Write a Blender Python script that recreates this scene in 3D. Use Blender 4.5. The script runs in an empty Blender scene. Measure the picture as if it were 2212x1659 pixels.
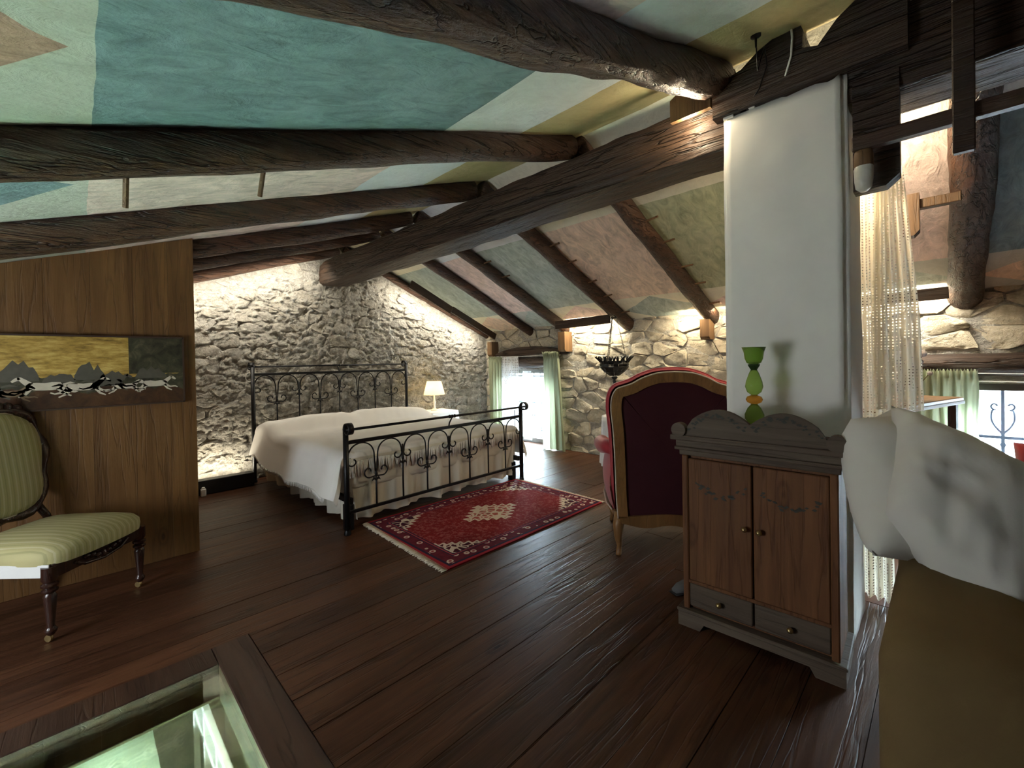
import bpy, bmesh, math, random
from mathutils import Vector, Matrix, noise
from math import pi, sin, cos, radians, sqrt, atan2, hypot

random.seed(11)
scene = bpy.context.scene
COL = scene.collection

# ------------------------------------------------------------------ camera
FPX, PITCH, ROLL = 937.0, radians(-.5), radians(1.0)
F0 = Vector((-1, 1, 0)).normalized(); R0 = Vector((1, 1, 0)).normalized()
CF = F0 * cos(PITCH) + Vector((0, 0, 1)) * sin(PITCH)
CU0 = R0.cross(CF)
CR = R0 * cos(ROLL) - CU0 * sin(ROLL)
CUP = CU0 * cos(ROLL) + R0 * sin(ROLL)
cam_d = bpy.data.cameras.new('camera'); cam = bpy.data.objects.new('camera', cam_d); COL.objects.link(cam)
cam.matrix_world = Matrix(((CR.x, CUP.x, -CF.x, 0), (CR.y, CUP.y, -CF.y, 0), (CR.z, CUP.z, -CF.z, 1.3), (0, 0, 0, 1)))
cam_d.sensor_width = 36; cam_d.lens = FPX / 2212 * 36
cam_d.shift_y = (788 - 829.5) / 2212
cam_d.clip_start = .02; cam_d.clip_end = 200
scene.camera = cam

# ------------------------------------------------------------------ world, exposure
vs = scene.view_settings
vs.view_transform = 'Standard'; vs.look = 'None'; vs.gamma = 1.0; vs.use_curve_mapping = False
vs.exposure = 1.85
w = bpy.data.worlds.new('sky'); scene.world = w; w.use_nodes = True
bg = w.node_tree.nodes['Background']; bg.inputs[0].default_value = (.72, .86, 1, 1); bg.inputs[1].default_value = 80.0

def area(name, loc, target, sx, sy, power, col=(1, .86, .62), portal=False, spread=None):
    l = bpy.data.lights.new(name, 'AREA'); l.shape = 'RECTANGLE'; l.size = sx; l.size_y = sy; l.energy = power; l.color = col
    if spread: l.spread = spread
    if portal: l.cycles.is_portal = True
    o = bpy.data.objects.new(name, l); COL.objects.link(o); o.location = loc
    d = (Vector(target) - Vector(loc)).normalized()
    o.rotation_euler = d.to_track_quat('-Z', 'Y').to_euler()
    return o
def point(name, loc, power, col=(1, .82, .55), r=.03):
    l = bpy.data.lights.new(name, 'POINT'); l.energy = power; l.color = col; l.shadow_soft_size = r
    o = bpy.data.objects.new(name, l); COL.objects.link(o); o.location = loc
    return o
def strip(name, a, b, aim, width, power, col=(1, .84, .58)):
    """area strip from a to b shining along aim"""
    a, b, aim = Vector(a), Vector(b), Vector(aim).normalized()
    l = bpy.data.lights.new(name, 'AREA'); l.shape = 'RECTANGLE'; l.size = (b - a).length; l.size_y = width; l.energy = power; l.color = col
    o = bpy.data.objects.new(name, l); COL.objects.link(o)
    X = (b - a).normalized(); Z = -(aim - X * aim.dot(X)).normalized(); Y = Z.cross(X)
    m = Matrix((X, Y, Z)).transposed().to_4x4(); m.translation = (a + b) / 2
    o.matrix_world = m
    return o

YN_WALL = -1.7
WARM = (1, .84, .58); SOFT = (1, .92, .76)
# daylight portals in the windows
area('window_portal', (-4.66, 5.2, .57), (-4.66, 4, .57), 1.1, 1.16, 1, portal=True)
area('window_right_portal_offscreen', (.62, 5.2, .56), (.62, 4, .56), 1.2, 1.1, 1, portal=True)
# strip lamps of the attic
strip('trough_strip', (-5.455, .72, .10), (-5.455, 1.3, .10), (-.25, 0, 1), .05, 2.4, (1, .90, .70))
strip('gable_strip', (-5.36, .35, 1.93), (-5.36, 2.0, 2.52), (-.8, 0, -1), .05, 7, SOFT)
strip('gable_strip', (-5.38, 3.15, 2.40), (-5.38, 4.75, 1.70), (-.75, 0, -1), .05, 7, SOFT)
strip('wall_strip', (-3.75, 4.80, 1.86), (-2.95, 4.80, 1.86), (0, .35, -1), .05, 6, (1, .90, .68))
strip('wall_strip', (-2.2, 4.80, 1.82), (-1.62, 4.80, 1.82), (0, .35, -1), .05, 5, WARM)
strip('wall_strip', (-.75, 4.80, 1.84), (0, 4.80, 1.84), (0, .35, -1), .05, 6, SOFT)
# daylight from the near side: it throws the chair's shadow on the partition and whitens the chair's near flank
area('window_near_offscreen', (-2.3, YN_WALL + .04, .88), (-2.3, 3, .95), 1.0, .75, 12, (.90, .95, 1))
point('beam_spot', (-.97, 2.36, 2.58), 2.2, WARM, .02)
point('curtain_lamp', (-.42, 3.12, 2.40), 12, WARM, .03)

# ------------------------------------------------------------------ object helpers
def tag(o, label=None, cat=None, group=None, kind=None):
    if label: o['label'] = label
    if cat: o['category'] = cat
    if group: o['group'] = group
    if kind: o['kind'] = kind
    return o
def empty(name, loc=(0, 0, 0), rz=0):
    o = bpy.data.objects.new(name, None); COL.objects.link(o); o.location = loc; o.rotation_euler = (0, 0, rz)
    o.empty_display_size = .1
    return o
def thing(name, label, cat, loc=(0, 0, 0), rz=0, group=None):
    return tag(empty(name, loc, rz), label, cat, group)

class G:
    def __init__(s): s.v = []; s.f = []
    def add(s, vs, fs, M=None):
        n = len(s.v)
        s.v += [tuple(M @ Vector(p)) if M else tuple(p) for p in vs]
        s.f += [tuple(i + n for i in f) for f in fs]
        return s
    def bm(s, b, M=None):
        b.verts.index_update()
        s.add([v.co.copy() for v in b.verts], [[v.index for v in f.verts] for f in b.faces], M); b.free(); return s
    def box(s, c, d, bev=0, M=None, seg=1):
        b = bmesh.new(); bmesh.ops.create_cube(b, size=1)
        for v in b.verts: v.co = Vector((v.co.x * d[0], v.co.y * d[1], v.co.z * d[2]))
        if bev: bmesh.ops.bevel(b, geom=b.edges[:], offset=bev, segments=seg, profile=.5, affect='EDGES')
        for v in b.verts: v.co += Vector(c)
        return s.bm(b, M)
    def bx(s, x0, x1, y0, y1, z0, z1, bev=0, M=None, seg=1):
        return s.box(((x0 + x1) / 2, (y0 + y1) / 2, (z0 + z1) / 2), (abs(x1 - x0), abs(y1 - y0), abs(z1 - z0)), bev, M, seg)
    def tube(s, pts, r, n=8, cap=True, M=None, flat=1.0, up=None):
        pts = [Vector(p) for p in pts]; N = len(pts)
        rs = r if isinstance(r, (list, tuple)) else [r] * N
        vs, fs = [], []
        T = [(pts[min(i + 1, N - 1)] - pts[max(i - 1, 0)]).normalized() for i in range(N)]
        u = Vector(up) if up else (Vector((0, 0, 1)) if abs(T[0].z) < .9 else Vector((1, 0, 0)))
        A = (u - T[0] * u.dot(T[0])).normalized()
        for i in range(N):
            A = (A - T[i] * A.dot(T[i])).normalized(); B = T[i].cross(A)
            for k in range(n):
                a = 2 * pi * k / n
                vs.append(pts[i] + A * cos(a) * rs[i] * flat + B * sin(a) * rs[i])
        for i in range(N - 1):
            for k in range(n):
                k2 = (k + 1) % n
                fs.append((i * n + k, i * n + k2, (i + 1) * n + k2, (i + 1) * n + k))
        if cap: fs += [tuple(range(n))[::-1], tuple((N - 1) * n + k for k in range(n))]
        return s.add(vs, fs, M)
    def lathe(s, prof, c=(0, 0, 0), n=20, M=None):
        vs, fs = [], []
        for r, z in prof:
            for k in range(n):
                a = 2 * pi * k / n; vs.append((c[0] + r * cos(a), c[1] + r * sin(a), c[2] + z))
        for i in range(len(prof) - 1):
            for k in range(n):
                k2 = (k + 1) % n; fs.append((i * n + k, i * n + k2, (i + 1) * n + k2, (i + 1) * n + k))
        fs += [tuple(range(n))[::-1], tuple((len(prof) - 1) * n + k for k in range(n))]
        return s.add(vs, fs, M)
    def grid(s, fn, nu, nv, M=None, close_u=False):
        vs = [fn(i / nu, j / nv) for j in range(nv + 1) for i in range(nu + 1)]
        fs = [(j * (nu + 1) + i, j * (nu + 1) + i + 1, (j + 1) * (nu + 1) + i + 1, (j + 1) * (nu + 1) + i) for j in range(nv) for i in range(nu)]
        return s.add(vs, fs, M)
    def prism(s, poly, y0, y1, M=None):
        """poly in xz, extruded along y"""
        n = len(poly)
        vs = [(p[0], y0, p[1]) for p in poly] + [(p[0], y1, p[1]) for p in poly]
        fs = [tuple(range(n)), tuple(range(n, 2 * n))[::-1]] + [((i + 1) % n, i, n + i, n + (i + 1) % n) for i in range(n)]
        return s.add(vs, fs, M)
    def ball(s, c, r, M=None, n=12):
        rx, ry, rz = r if isinstance(r, (list, tuple)) else (r, r, r)
        vs, fs = [], []
        m = max(4, n // 2)
        for j in range(m + 1):
            th = pi * j / m
            for k in range(n):
                a = 2 * pi * k / n; vs.append((c[0] + rx * sin(th) * cos(a), c[1] + ry * sin(th) * sin(a), c[2] - rz * cos(th)))
        for j in range(m):
            for k in range(n):
                k2 = (k + 1) % n; fs.append((j * n + k, j * n + k2, (j + 1) * n + k2, (j + 1) * n + k))
        return s.add(vs, fs, M)
    def obj(s, name, mat, parent=None, smooth=False, angle=None, weld=False):
        me = bpy.data.meshes.new(name); me.from_pydata(s.v, [], s.f)
        b = bmesh.new(); b.from_mesh(me)
        if weld: bmesh.ops.remove_doubles(b, verts=b.verts[:], dist=1e-5)
        bmesh.ops.recalc_face_normals(b, faces=b.faces[:]); b.to_mesh(me); b.free()
        if mat: me.materials.append(mat)
        if smooth or angle:
            me.polygons.foreach_set('use_smooth', [True] * len(me.polygons))
            if angle: me.set_sharp_from_angle(angle=radians(angle))
        o = bpy.data.objects.new(name, me); COL.objects.link(o)
        if parent: o.parent = parent
        return o
def link_copy(o, parent=None, loc=None, rot=None, scale=None):
    c = o.copy(); COL.objects.link(c)
    if parent is not None: c.parent = parent
    if loc is not None: c.location = loc
    if rot is not None: c.rotation_euler = rot
    if scale is not None: c.scale = scale
    return c
def nz(x, y=0, z=0): return noise.noise(Vector((x, y, z)))

# ------------------------------------------------------------------ materials
class NT:
    def __init__(s, name):
        s.m = bpy.data.materials.new(name); s.m.use_nodes = True; s.t = s.m.node_tree; s.n = s.t.nodes
        s.b = s.n['Principled BSDF']; s.out = s.n['Material Output']
    def node(s, typ, ins=None, **kw):
        n = s.n.new(typ)
        for k, v in kw.items(): setattr(n, k, v)
        if ins:
            for k, v in ins.items(): s.put(n.inputs[k], v)
        return n
    def put(s, sock, v):
        if isinstance(v, bpy.types.NodeSocket): s.t.links.new(v, sock)
        elif isinstance(v, (tuple, list)) and len(v) == 3 and sock.type == 'RGBA': sock.default_value = (*v, 1)
        else: sock.default_value = v
    def coord(s, kind='Object', scale=(1, 1, 1), rot=(0, 0, 0)):
        tc = s.node('ShaderNodeTexCoord')
        mp = s.node('ShaderNodeMapping', {'Vector': tc.outputs[kind], 'Scale': scale, 'Rotation': rot}); return mp.outputs[0]
    def noise(s, vec, scale, detail=4, rough=.55, dist=0):
        return s.node('ShaderNodeTexNoise', {'Vector': vec, 'Scale': scale, 'Detail': detail, 'Roughness': rough, 'Distortion': dist}).outputs[0]
    def vor(s, vec, scale, feature='F1', out=0, rnd=1):
        n = s.node('ShaderNodeTexVoronoi', {'Vector': vec, 'Scale': scale, 'Randomness': rnd}, feature=feature); return n.outputs[out]
    def ramp(s, fac, stops):
        r = s.node('ShaderNodeValToRGB', {'Fac': fac}); e = r.color_ramp.elements
        while len(e) < len(stops): e.new(.5)
        for el, (p, c) in zip(e, stops):
            el.position = p; el.color = (*c, 1) if len(c) == 3 else c
        return r.outputs[0]
    def mix(s, fac, a, b, mode='MIX'):
        n = s.node('ShaderNodeMix', data_type='RGBA', blend_type=mode)
        s.put(n.inputs['Factor'], fac); s.put(n.inputs[6], a); s.put(n.inputs[7], b); return n.outputs[2]
    def math(s, op, a, b=0.0, c=None, clamp=False):
        n = s.node('ShaderNodeMath', operation=op, use_clamp=clamp); s.put(n.inputs[0], a); s.put(n.inputs[1], b)
        if c is not None: s.put(n.inputs[2], c)
        return n.outputs[0]
    def sep(s, vec):
        return s.node('ShaderNodeSeparateXYZ', {'Vector': vec}).outputs
    def rnd(s): return s.node('ShaderNodeObjectInfo').outputs['Random']
    def bump(s, h, strength=.4, dist=.01):
        s.put(s.b.inputs['Normal'], s.node('ShaderNodeBump', {'Height': h, 'Strength': strength, 'Distance': dist}).outputs[0])
    def col(s, c): s.put(s.b.inputs['Base Color'], c)
    def rough(s, v): s.put(s.b.inputs['Roughness'], v)

MATS = {}
def M_(name, fn):
    if name not in MATS: MATS[name] = fn(name)
    return MATS[name]

def wood(name, c1, c2, axis='x', rough=.55, bump=.35, scale=1.0, knots=False, var=.25, spec=.4, rr=None, dust=None):
    t = NT(name)
    sc = {'x': (.6, 9, 9), 'y': (9, .6, 9), 'z': (9, 9, .6)}[axis]
    tc = t.node('ShaderNodeTexCoord').outputs['Object']
    off = t.math('MULTIPLY', t.rnd(), 37.0)
    tc2 = t.node('ShaderNodeVectorMath', {0: tc, 1: off}, operation='ADD').outputs[0]
    v = t.node('ShaderNodeMapping', {'Vector': tc2, 'Scale': tuple(a * scale for a in sc)}).outputs[0]
    g1 = t.noise(v, 1.6, 6, .62, 1.1); g2 = t.noise(v, 7, 5, .7, .4)
    g = t.math('ADD', t.math('MULTIPLY', g1, .65), t.math('MULTIPLY', g2, .35))
    c = t.ramp(g, [(.32, c2), (.52, tuple((a + b) / 2 for a, b in zip(c1, c2))), (.68, c1)])
    ck = t.noise(t.node('ShaderNodeMapping', {'Vector': tc2, 'Scale': tuple(a * scale for a in sc)}).outputs[0], 3.4, 3, .5, .3)
    crack = t.node('ShaderNodeMapRange', {'Value': t.math('ABSOLUTE', t.math('SUBTRACT', ck, .5)), 'From Min': 0, 'From Max': .03, 'To Min': 1, 'To Max': 0}).outputs[0]
    c = t.mix(t.math('MULTIPLY', crack, .75 if bump > .5 else .3), c, tuple(a * .3 for a in c2))
    if knots:
        kv = t.node('ShaderNodeMapping', {'Vector': tc2, 'Scale': tuple(1 if a > 5 else .42 for a in sc)}).outputs[0]
        kd = t.vor(kv, 4.2, 'F1', 0)
        rings = t.math('SINE', t.math('MULTIPLY', kd, 75.0))
        kmask = t.node('ShaderNodeMapRange', {'Value': kd, 'From Min': .03, 'From Max': .16, 'To Min': 1, 'To Max': 0}).outputs[0]
        kf = t.math('MULTIPLY', kmask, t.math('MULTIPLY_ADD', rings, .35, .55), clamp=True)
        c = t.mix(kf, c, tuple(a * .42 for a in c2))
    if dust:
        dn = t.noise(tc, 5, 5, .6)
        c = t.mix(t.node('ShaderNodeMapRange', {'Value': dn, 'From Min': .52, 'From Max': .72}).outputs[0], c, dust)
    hv = t.math('MULTIPLY_ADD', t.rnd(), var * 2, 1 - var)
    c = t.node('ShaderNodeHueSaturation', {'Value': hv, 'Color': c}).outputs[0]
    t.col(c); t.b.inputs['Specular IOR Level'].default_value = spec
    t.rough(t.math('MULTIPLY_ADD', g2, .3, rough - .15))
    t.bump(t.math('SUBTRACT', t.math('MULTIPLY', g, 1.4), t.math('MULTIPLY', crack, .35)), bump, .03 if bump > .5 else .012)
    return t.m
def plain(name, c, rough=.6, metal=0, nscale=0, namt=.15, bump=0, spec=.5, emit=None):
    t = NT(name); t.b.inputs['Metallic'].default_value = metal; t.rough(rough); t.b.inputs['Specular IOR Level'].default_value = spec
    if nscale:
        v = t.coord(); n = t.noise(v, nscale, 4)
        t.col(t.mix(n, tuple(a * (1 - namt) for a in c), tuple(min(1, a * (1 + namt)) for a in c)))
        if bump: t.bump(n, bump, .01)
    else: t.col(c)
    if emit: t.b.inputs['Emission Color'].default_value = (*emit[0], 1); t.b.inputs['Emission Strength'].default_value = emit[1]
    return t.m
def stone_mat(name, cs, bump=.8, dist=.06, sc=(7, 34)):
    t = NT(name); v = t.coord(); r = t.rnd()
    base = t.ramp(r, [(0, cs[0]), (.35, cs[1]), (.7, cs[2]), (1, cs[3])])
    n1 = t.noise(v, sc[0], 7, .68); n2 = t.noise(v, sc[1], 6, .7)
    c = t.mix(t.node('ShaderNodeMapRange', {'Value': n1, 'From Min': .4, 'From Max': .68}).outputs[0], base, tuple(a * .62 for a in cs[1]))
    c = t.mix(t.node('ShaderNodeMapRange', {'Value': n2, 'From Min': .45, 'From Max': .8}).outputs[0], c, cs[4])
    t.col(c); t.rough(.9); t.b.inputs['Specular IOR Level'].default_value = .15
    h = t.math('ADD', t.math('MULTIPLY', n1, .6), t.math('MULTIPLY', n2, .4)); t.bump(h, bump, dist)
    return t.m
def cloth(name, c, c2=None, rough=.9, weave=220, bump=.15, sheen=0, trans=0):
    t = NT(name); v = t.coord(); n = t.noise(v, 6, 4)
    t.col(t.mix(n, c, c2 or tuple(a * .85 for a in c))); t.rough(rough); t.b.inputs['Specular IOR Level'].default_value = .2
    wv = t.noise(v, weave, 2); t.bump(wv, bump, .004)
    t.b.inputs['Sheen Weight'].default_value = sheen
    if trans:
        tr = t.node('ShaderNodeBsdfTranslucent', {'Color': (*c, 1)})
        mx = t.node('ShaderNodeMixShader', {0: trans, 1: t.b.outputs[0], 2: tr.outputs[0]}); t.put(t.out.inputs[0], mx.outputs[0])
    return t.m
def thin_glass(name, tint=(.95, .98, .97), refl=.08):
    t = NT(name); tr = t.node('ShaderNodeBsdfTransparent', {'Color': (*tint, 1)}); gl = t.node('ShaderNodeBsdfGlossy', {'Roughness': .02})
    fr = t.node('ShaderNodeFresnel', {'IOR': 1.45})
    mx = t.node('ShaderNodeMixShader', {0: t.math('MULTIPLY', fr.outputs[0], .8), 1: tr.outputs[0], 2: gl.outputs[0]}); t.put(t.out.inputs[0], mx.outputs[0])
    return t.m
def glass(name, c, rough=.03):
    t = NT(name); t.col(c); t.rough(rough); t.b.inputs['Transmission Weight'].default_value = .75; t.b.inputs['IOR'].default_value = 1.25
    return t.m
def lace(name, c, axis_u, sc=70, hole=.5, flowers=False, trl=.45):
    """open-work cloth: net of threads with gaps, denser motifs"""
    t = NT(name); v = t.coord(); X = t.sep(v); u = X[axis_u]; z = X[2]
    su = t.math('SINE', t.math('MULTIPLY', u, sc * 2.0)); sz = t.math('SINE', t.math('MULTIPLY', z, sc * 2.0))
    net = t.math('MAXIMUM', su, sz)
    th = t.math('GREATER_THAN', net, hole)
    mo = t.noise(v, 9 if flowers else 14, 3, .6, .6)
    mot = t.math('GREATER_THAN', mo, .52 if flowers else .56)
    al = t.math('MAXIMUM', th, mot)
    d = t.node('ShaderNodeBsdfDiffuse', {'Color': (*c, 1)}); tl = t.node('ShaderNodeBsdfTranslucent', {'Color': (*c, 1)})
    b = t.node('ShaderNodeMixShader', {0: trl, 1: d.outputs[0], 2: tl.outputs[0]})
    tp = t.node('ShaderNodeBsdfTransparent')
    mx = t.node('ShaderNodeMixShader', {0: t.math('MULTIPLY', al, .96), 1: tp.outputs[0], 2: b.outputs[0]}); t.put(t.out.inputs[0], mx.outputs[0])
    return t.m

DARKW = wood('dark_log_wood', (.11, .049, .024), (.026, .011, .006), 'y', .42, 1.0, .8, var=.15)
DARKX = wood('dark_beam_wood', (.075, .040, .022), (.016, .009, .006), 'x', .5, .9, .55, var=.1)
BOARD = wood('dark_board_wood', (.07, .036, .02), (.025, .013, .008), 'x', .5, .4, .8)
FLOORW = wood('floor_plank_wood', (.115, .047, .022), (.030, .012, .006), 'y', .40, .32, .55, knots=True, var=.22, spec=.2)
PARTW = wood('partition_pine', (.20, .10, .03), (.095, .043, .012), 'z', .5, .25, .5, knots=True, var=.12)
CORB = wood('corbel_wood', (.20, .11, .045), (.09, .045, .018), 'z', .6, .4, .8)
CABW = wood('cabinet_wood', (.20, .088, .036), (.09, .036, .015), 'z', .62, .3, .6, knots=True, var=.1, spec=.2)
CABG = wood('cabinet_painted_wood', (.135, .105, .075), (.075, .05, .034), 'x', .65, .25, .6, var=.1, spec=.2)
OAKW = wood('table_wood', (.36, .20, .09), (.2, .1, .04), 'y', .4, .2, .8)
BRK = wood('bracket_wood', (.13, .07, .03), (.06, .03, .014), 'z', .6, .4, .8)
CHAIRW = wood('chair_mahogany', (.055, .022, .014), (.02, .008, .006), 'z', .22, .15, 1, spec=.6)
ARMW = wood('armchair_beech', (.25, .125, .042), (.13, .06, .02), 'z', .4, .2, 1)
IRON = plain('black_iron', (.012, .012, .013), .38, .6, 30, .3, .05)
BRASS = plain('brass_knob', (.45, .33, .15), .3, .9)
WHITE = plain('white_paint', (.75, .74, .70), .6, 0, 8, .06)
PLASTER = plain('pillar_plaster', (.80, .78, .72), .9, 0, 5, .08, .35, .1)
STONE_G = stone_mat('rubble_stone', [(.46, .42, .35), (.56, .52, .45), (.62, .56, .46), (.50, .48, .45), (.70, .67, .60)], 1.0, .14, (13, 40))
STONE_W = stone_mat('dressed_stone', [(.42, .37, .28), (.52, .46, .35), (.58, .49, .34), (.46, .42, .35), (.62, .57, .47)], .7)
MORTAR = stone_mat('lime_mortar', [(.54, .51, .45), (.56, .53, .47), (.57, .53, .46), (.55, .52, .46), (.70, .67, .60)], 1.0, .14, (13, 40))
SPREAD = cloth('white_bedspread_cloth', (.80, .78, .74), (.73, .71, .67), weave=160, bump=.35)
SKIRT = cloth('cream_bed_skirt_cloth', (.72, .68, .58), (.66, .62, .52), weave=200, bump=.1, trans=.15)
PILLOW = cloth('grey_white_pillow_cloth', (.62, .60, .55), (.57, .55, .50), weave=300, bump=.08)
OCHRE = cloth('ochre_sofa_cloth', (.17, .115, .05), (.13, .085, .035), weave=200, bump=.2)
RED = cloth('red_velvet', (.40, .035, .045), (.28, .02, .03), rough=.75, weave=90, bump=.1, sheen=.4)
WINE = cloth('dark_wine_velvet', (.05, .010, .014), (.035, .007, .010), rough=.95, weave=90, bump=.1)
GREENC = cloth('sage_green_curtain_cloth', (.40, .43, .29), (.33, .36, .23), weave=150, bump=.15, trans=.3)
LACE_W = lace('white_window_lace', (.86, .88, .9), 0, 120, -.2, True, .10)
LACE_C = lace('cream_canopy_lace', (.85, .80, .68), 0, 210, -.45)
GLASS = thin_glass('window_glass')
FLOORGL = thin_glass('floor_glass', (.80, .90, .82))
BLACK = plain('black_trough_paint', (.006, .006, .007), .5)

# ------------------------------------------------------------------ room measures
XG, YW = -5.65, 5.0                 # gable wall plane, window wall plane
YR, ZR, SN, SF = 2.55, 2.88, .345, .44
YN = -1.7                           # near eave wall
XR = 4.4                            # far right wall
def ceil(y): return ZR - SN * (YR - y) if y < YR else ZR - SF * (y - YR)
RX = [3.0, 2.05, 1.08, .11, -.85, -1.83, -2.87, -3.87, -4.56, -5.60]

# ------------------------------------------------------------------ floor
HX0, HX1, HY0, HY1 = -2.25, -1.15, -.95, .41    # glass hatch opening
floor = tag(empty('floor'), kind='structure')
FR = .15                                       # width of frame boards round the hatch
def plank(x0, x1, y0, y1):
    if y1 - y0 < .05: return
    g = G(); dz = random.uniform(-.0025, .0015)
    g.bx(x0 + .0008, x1 - .0008, y0 + .001, y1 - .001, -.03, dz, .0012)
    g.obj('plank', FLOORW, floor)
x = XG - .1
while x < 2.6:
    wd = random.choice([.19, .2, .205, .215, .2])
    x1 = x + wd
    cuts = [YN, random.uniform(2.5, 4.2) if random.random() < .5 else 3.3 + random.uniform(-.9, 1), 5.4]
    if x1 > HX0 - FR and x < HX1 + FR:
        # boards interrupted by the hatch
        segs = []
        if x < HX0 - FR: 
            plank(x, HX0 - FR, cuts[0], cuts[1]); plank(x, HX0 - FR, cuts[1], cuts[2]); xx = HX0 - FR
            plank(xx, x1, HY1 + FR, cuts[1]); plank(xx, x1, cuts[1], cuts[2])
        elif x1 > HX1 + FR:
            plank(HX1 + FR, x1, cuts[0], cuts[1]); plank(HX1 + FR, x1, cuts[1], cuts[2])
            plank(x, HX1 + FR, HY1 + FR, cuts[1]); plank(x, HX1 + FR, cuts[1], cuts[2])
        else:
            plank(x, x1, HY1 + FR, cuts[1]); plank(x, x1, cuts[1], cuts[2])
        plank(max(x, HX0 - FR), min(x1, HX1 + FR), YN, HY0 - FR)
    else:
        plank(x, x1, cuts[0], cuts[1]); plank(x, x1, cuts[1], cuts[2])
    x = x1
g = G()
g.bx(XG - .3, HX0, YN, 5.5, -.14, -.026); g.bx(HX1, XR, YN, 5.5, -.14, -.026)
g.bx(HX0, HX1, HY1, 5.5, -.14, -.026); g.bx(HX0, HX1, YN, HY0, -.14, -.026)
g.bx(2.55, XR, YN, 5.5, -.03, 0)
g.obj('subfloor', BOARD, floor)
# glass hatch
hatch = thing('floor_hatch', 'glass hatch let into the dark plank floor, green room glowing below', 'floor hatch', ((HX0 + HX1) / 2, (HY0 + HY1) / 2, 0))
hx, hy = (HX1 - HX0) / 2, (HY1 - HY0) / 2
for (a, b, c, d) in [(-hx - FR, hx + FR, hy, hy + FR), (-hx - FR, hx + FR, -hy - FR, -hy), (-hx - FR, -hx, -hy, hy), (hx, hx + FR, -hy, hy)]:
    G().bx(a, b, c, d, -.03, .002, .004).obj('frame_board', wood('hatch_frame_wood', (.085, .042, .025), (.032, .015, .01), 'x' if b - a > 1 and d - c < .3 else 'y', .42, .3, .5) if 'hatch_frame_wood' not in bpy.data.materials else bpy.data.materials['hatch_frame_wood'], hatch)
G().bx(-hx - .005, hx + .005, -hy - .005, hy + .005, -.024, -.010).obj('glass_pane', FLOORGL, hatch)
LIN = plain('shaft_lining_paint', (.20, .19, .10), .6, 0, 6, .2)
for (a, b, c, d) in [(-hx - .02, -hx, -hy, hy), (hx, hx + .02, -hy, hy), (-hx, hx, hy, hy + .02), (-hx, hx, -hy - .02, -hy)]:
    G().bx(a, b, c, d, -.15, -.03).obj('shaft_lining', LIN, hatch)
# room below the hatch
LRW = plain('lower_room_paint', (.32, .34, .26), .8, 0, 4, .1)
low = tag(empty('lower_room'), kind='structure')
G().bx(-5, 2.2, -3.6, .95, -2.45, -2.4).obj('lower_floor', LRW, low)
for a in [(-5.05, -5, -3.6, .95), (2.2, 2.25, -3.6, .95), (-5, 2.2, -3.65, -3.6), (-5, 2.2, .95, 1.0)]:
    G().bx(*a, -2.45, -.14).obj('lower_wall', STONE_W, low)
point('lower_lamp', (-3.1, .55, -.5), 20, (1, .95, .82), .06)

# ------------------------------------------------------------------ stone walls
def clip(poly, p, nrm):
    out = []; n = len(poly)
    for i in range(n):
        a, b = poly[i], poly[(i + 1) % n]
        da = (a[0] - p[0]) * nrm[0] + (a[1] - p[1]) * nrm[1]; db = (b[0] - p[0]) * nrm[0] + (b[1] - p[1]) * nrm[1]
        if da <= 0: out.append(a)
        if da * db < 0:
            t = da / (da - db); out.append((a[0] + (b[0] - a[0]) * t, a[1] + (b[1] - a[1]) * t))
    return out
def parea(P): return abs(sum(P[i][0] * P[(i + 1) % len(P)][1] - P[(i + 1) % len(P)][0] * P[i][1] for i in range(len(P)))) / 2
def cells(region, du, dv, holes, seed):
    """irregular coursed cells over a convex region"""
    rng = random.Random(seed)
    u0 = min(p[0] for p in region); u1 = max(p[0] for p in region); v0 = min(p[1] for p in region); v1 = max(p[1] for p in region)
    sites = []; v = v0; r = 0
    while v < v1 + dv:
        u = u0 - du + (r % 2) * du * .5
        while u < u1 + du:
            sites.append((u + rng.uniform(-.36, .36) * du, v + rng.uniform(-.30, .30) * dv)); u += du * rng.uniform(.7, 1.35)
        v += dv * rng.uniform(.85, 1.15); r += 1
    K = du / dv
    out = []
    for i, s in enumerate(sites):
        P = [(s[0] - 2 * du, s[1] - 2 * dv), (s[0] + 2 * du, s[1] - 2 * dv), (s[0] + 2 * du, s[1] + 2 * dv), (s[0] - 2 * du, s[1] + 2 * dv)]
        for j, q in enumerate(sites):
            if i == j or abs(q[0] - s[0]) > 3 * du or abs(q[1] - s[1]) > 3 * dv: continue
            # bisector in the stretched metric
            mx, my = (s[0] + q[0]) / 2, (s[1] + q[1]) / 2
            P = clip(P, (mx, my), (q[0] - s[0], (q[1] - s[1]) * K * K))
            if len(P) < 3: break
        if len(P) < 3: continue
        n = len(region)
        for k in range(n):
            a, b = region[k], region[(k + 1) % n]
            P = clip(P, a, (b[1] - a[1], -(b[0] - a[0])))
            if len(P) < 3: break
        if len(P) < 3: continue
        for (a0, a1, b0, b1) in holes:
            pu = [p[0] for p in P]; pv = [p[1] for p in P]
            if max(pu) <= a0 or min(pu) >= a1 or max(pv) <= b0 or min(pv) >= b1: continue
            cu, cv = sum(pu) / len(pu), sum(pv) / len(pv)
            o = [(a0 - cu, (a0, 0), (1, 0)), (cu - a1, (a1, 0), (-1, 0)), (b0 - cv, (0, b0), (0, 1)), (cv - b1, (0, b1), (0, -1))]
            best = max(o, key=lambda q: q[0])
            P = clip(P, best[1], best[2]) if best[0] > -.06 else []
            if len(P) < 3: break
        if len(P) >= 3 and parea(P) > .0022: out.append(P)
    return out
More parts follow.
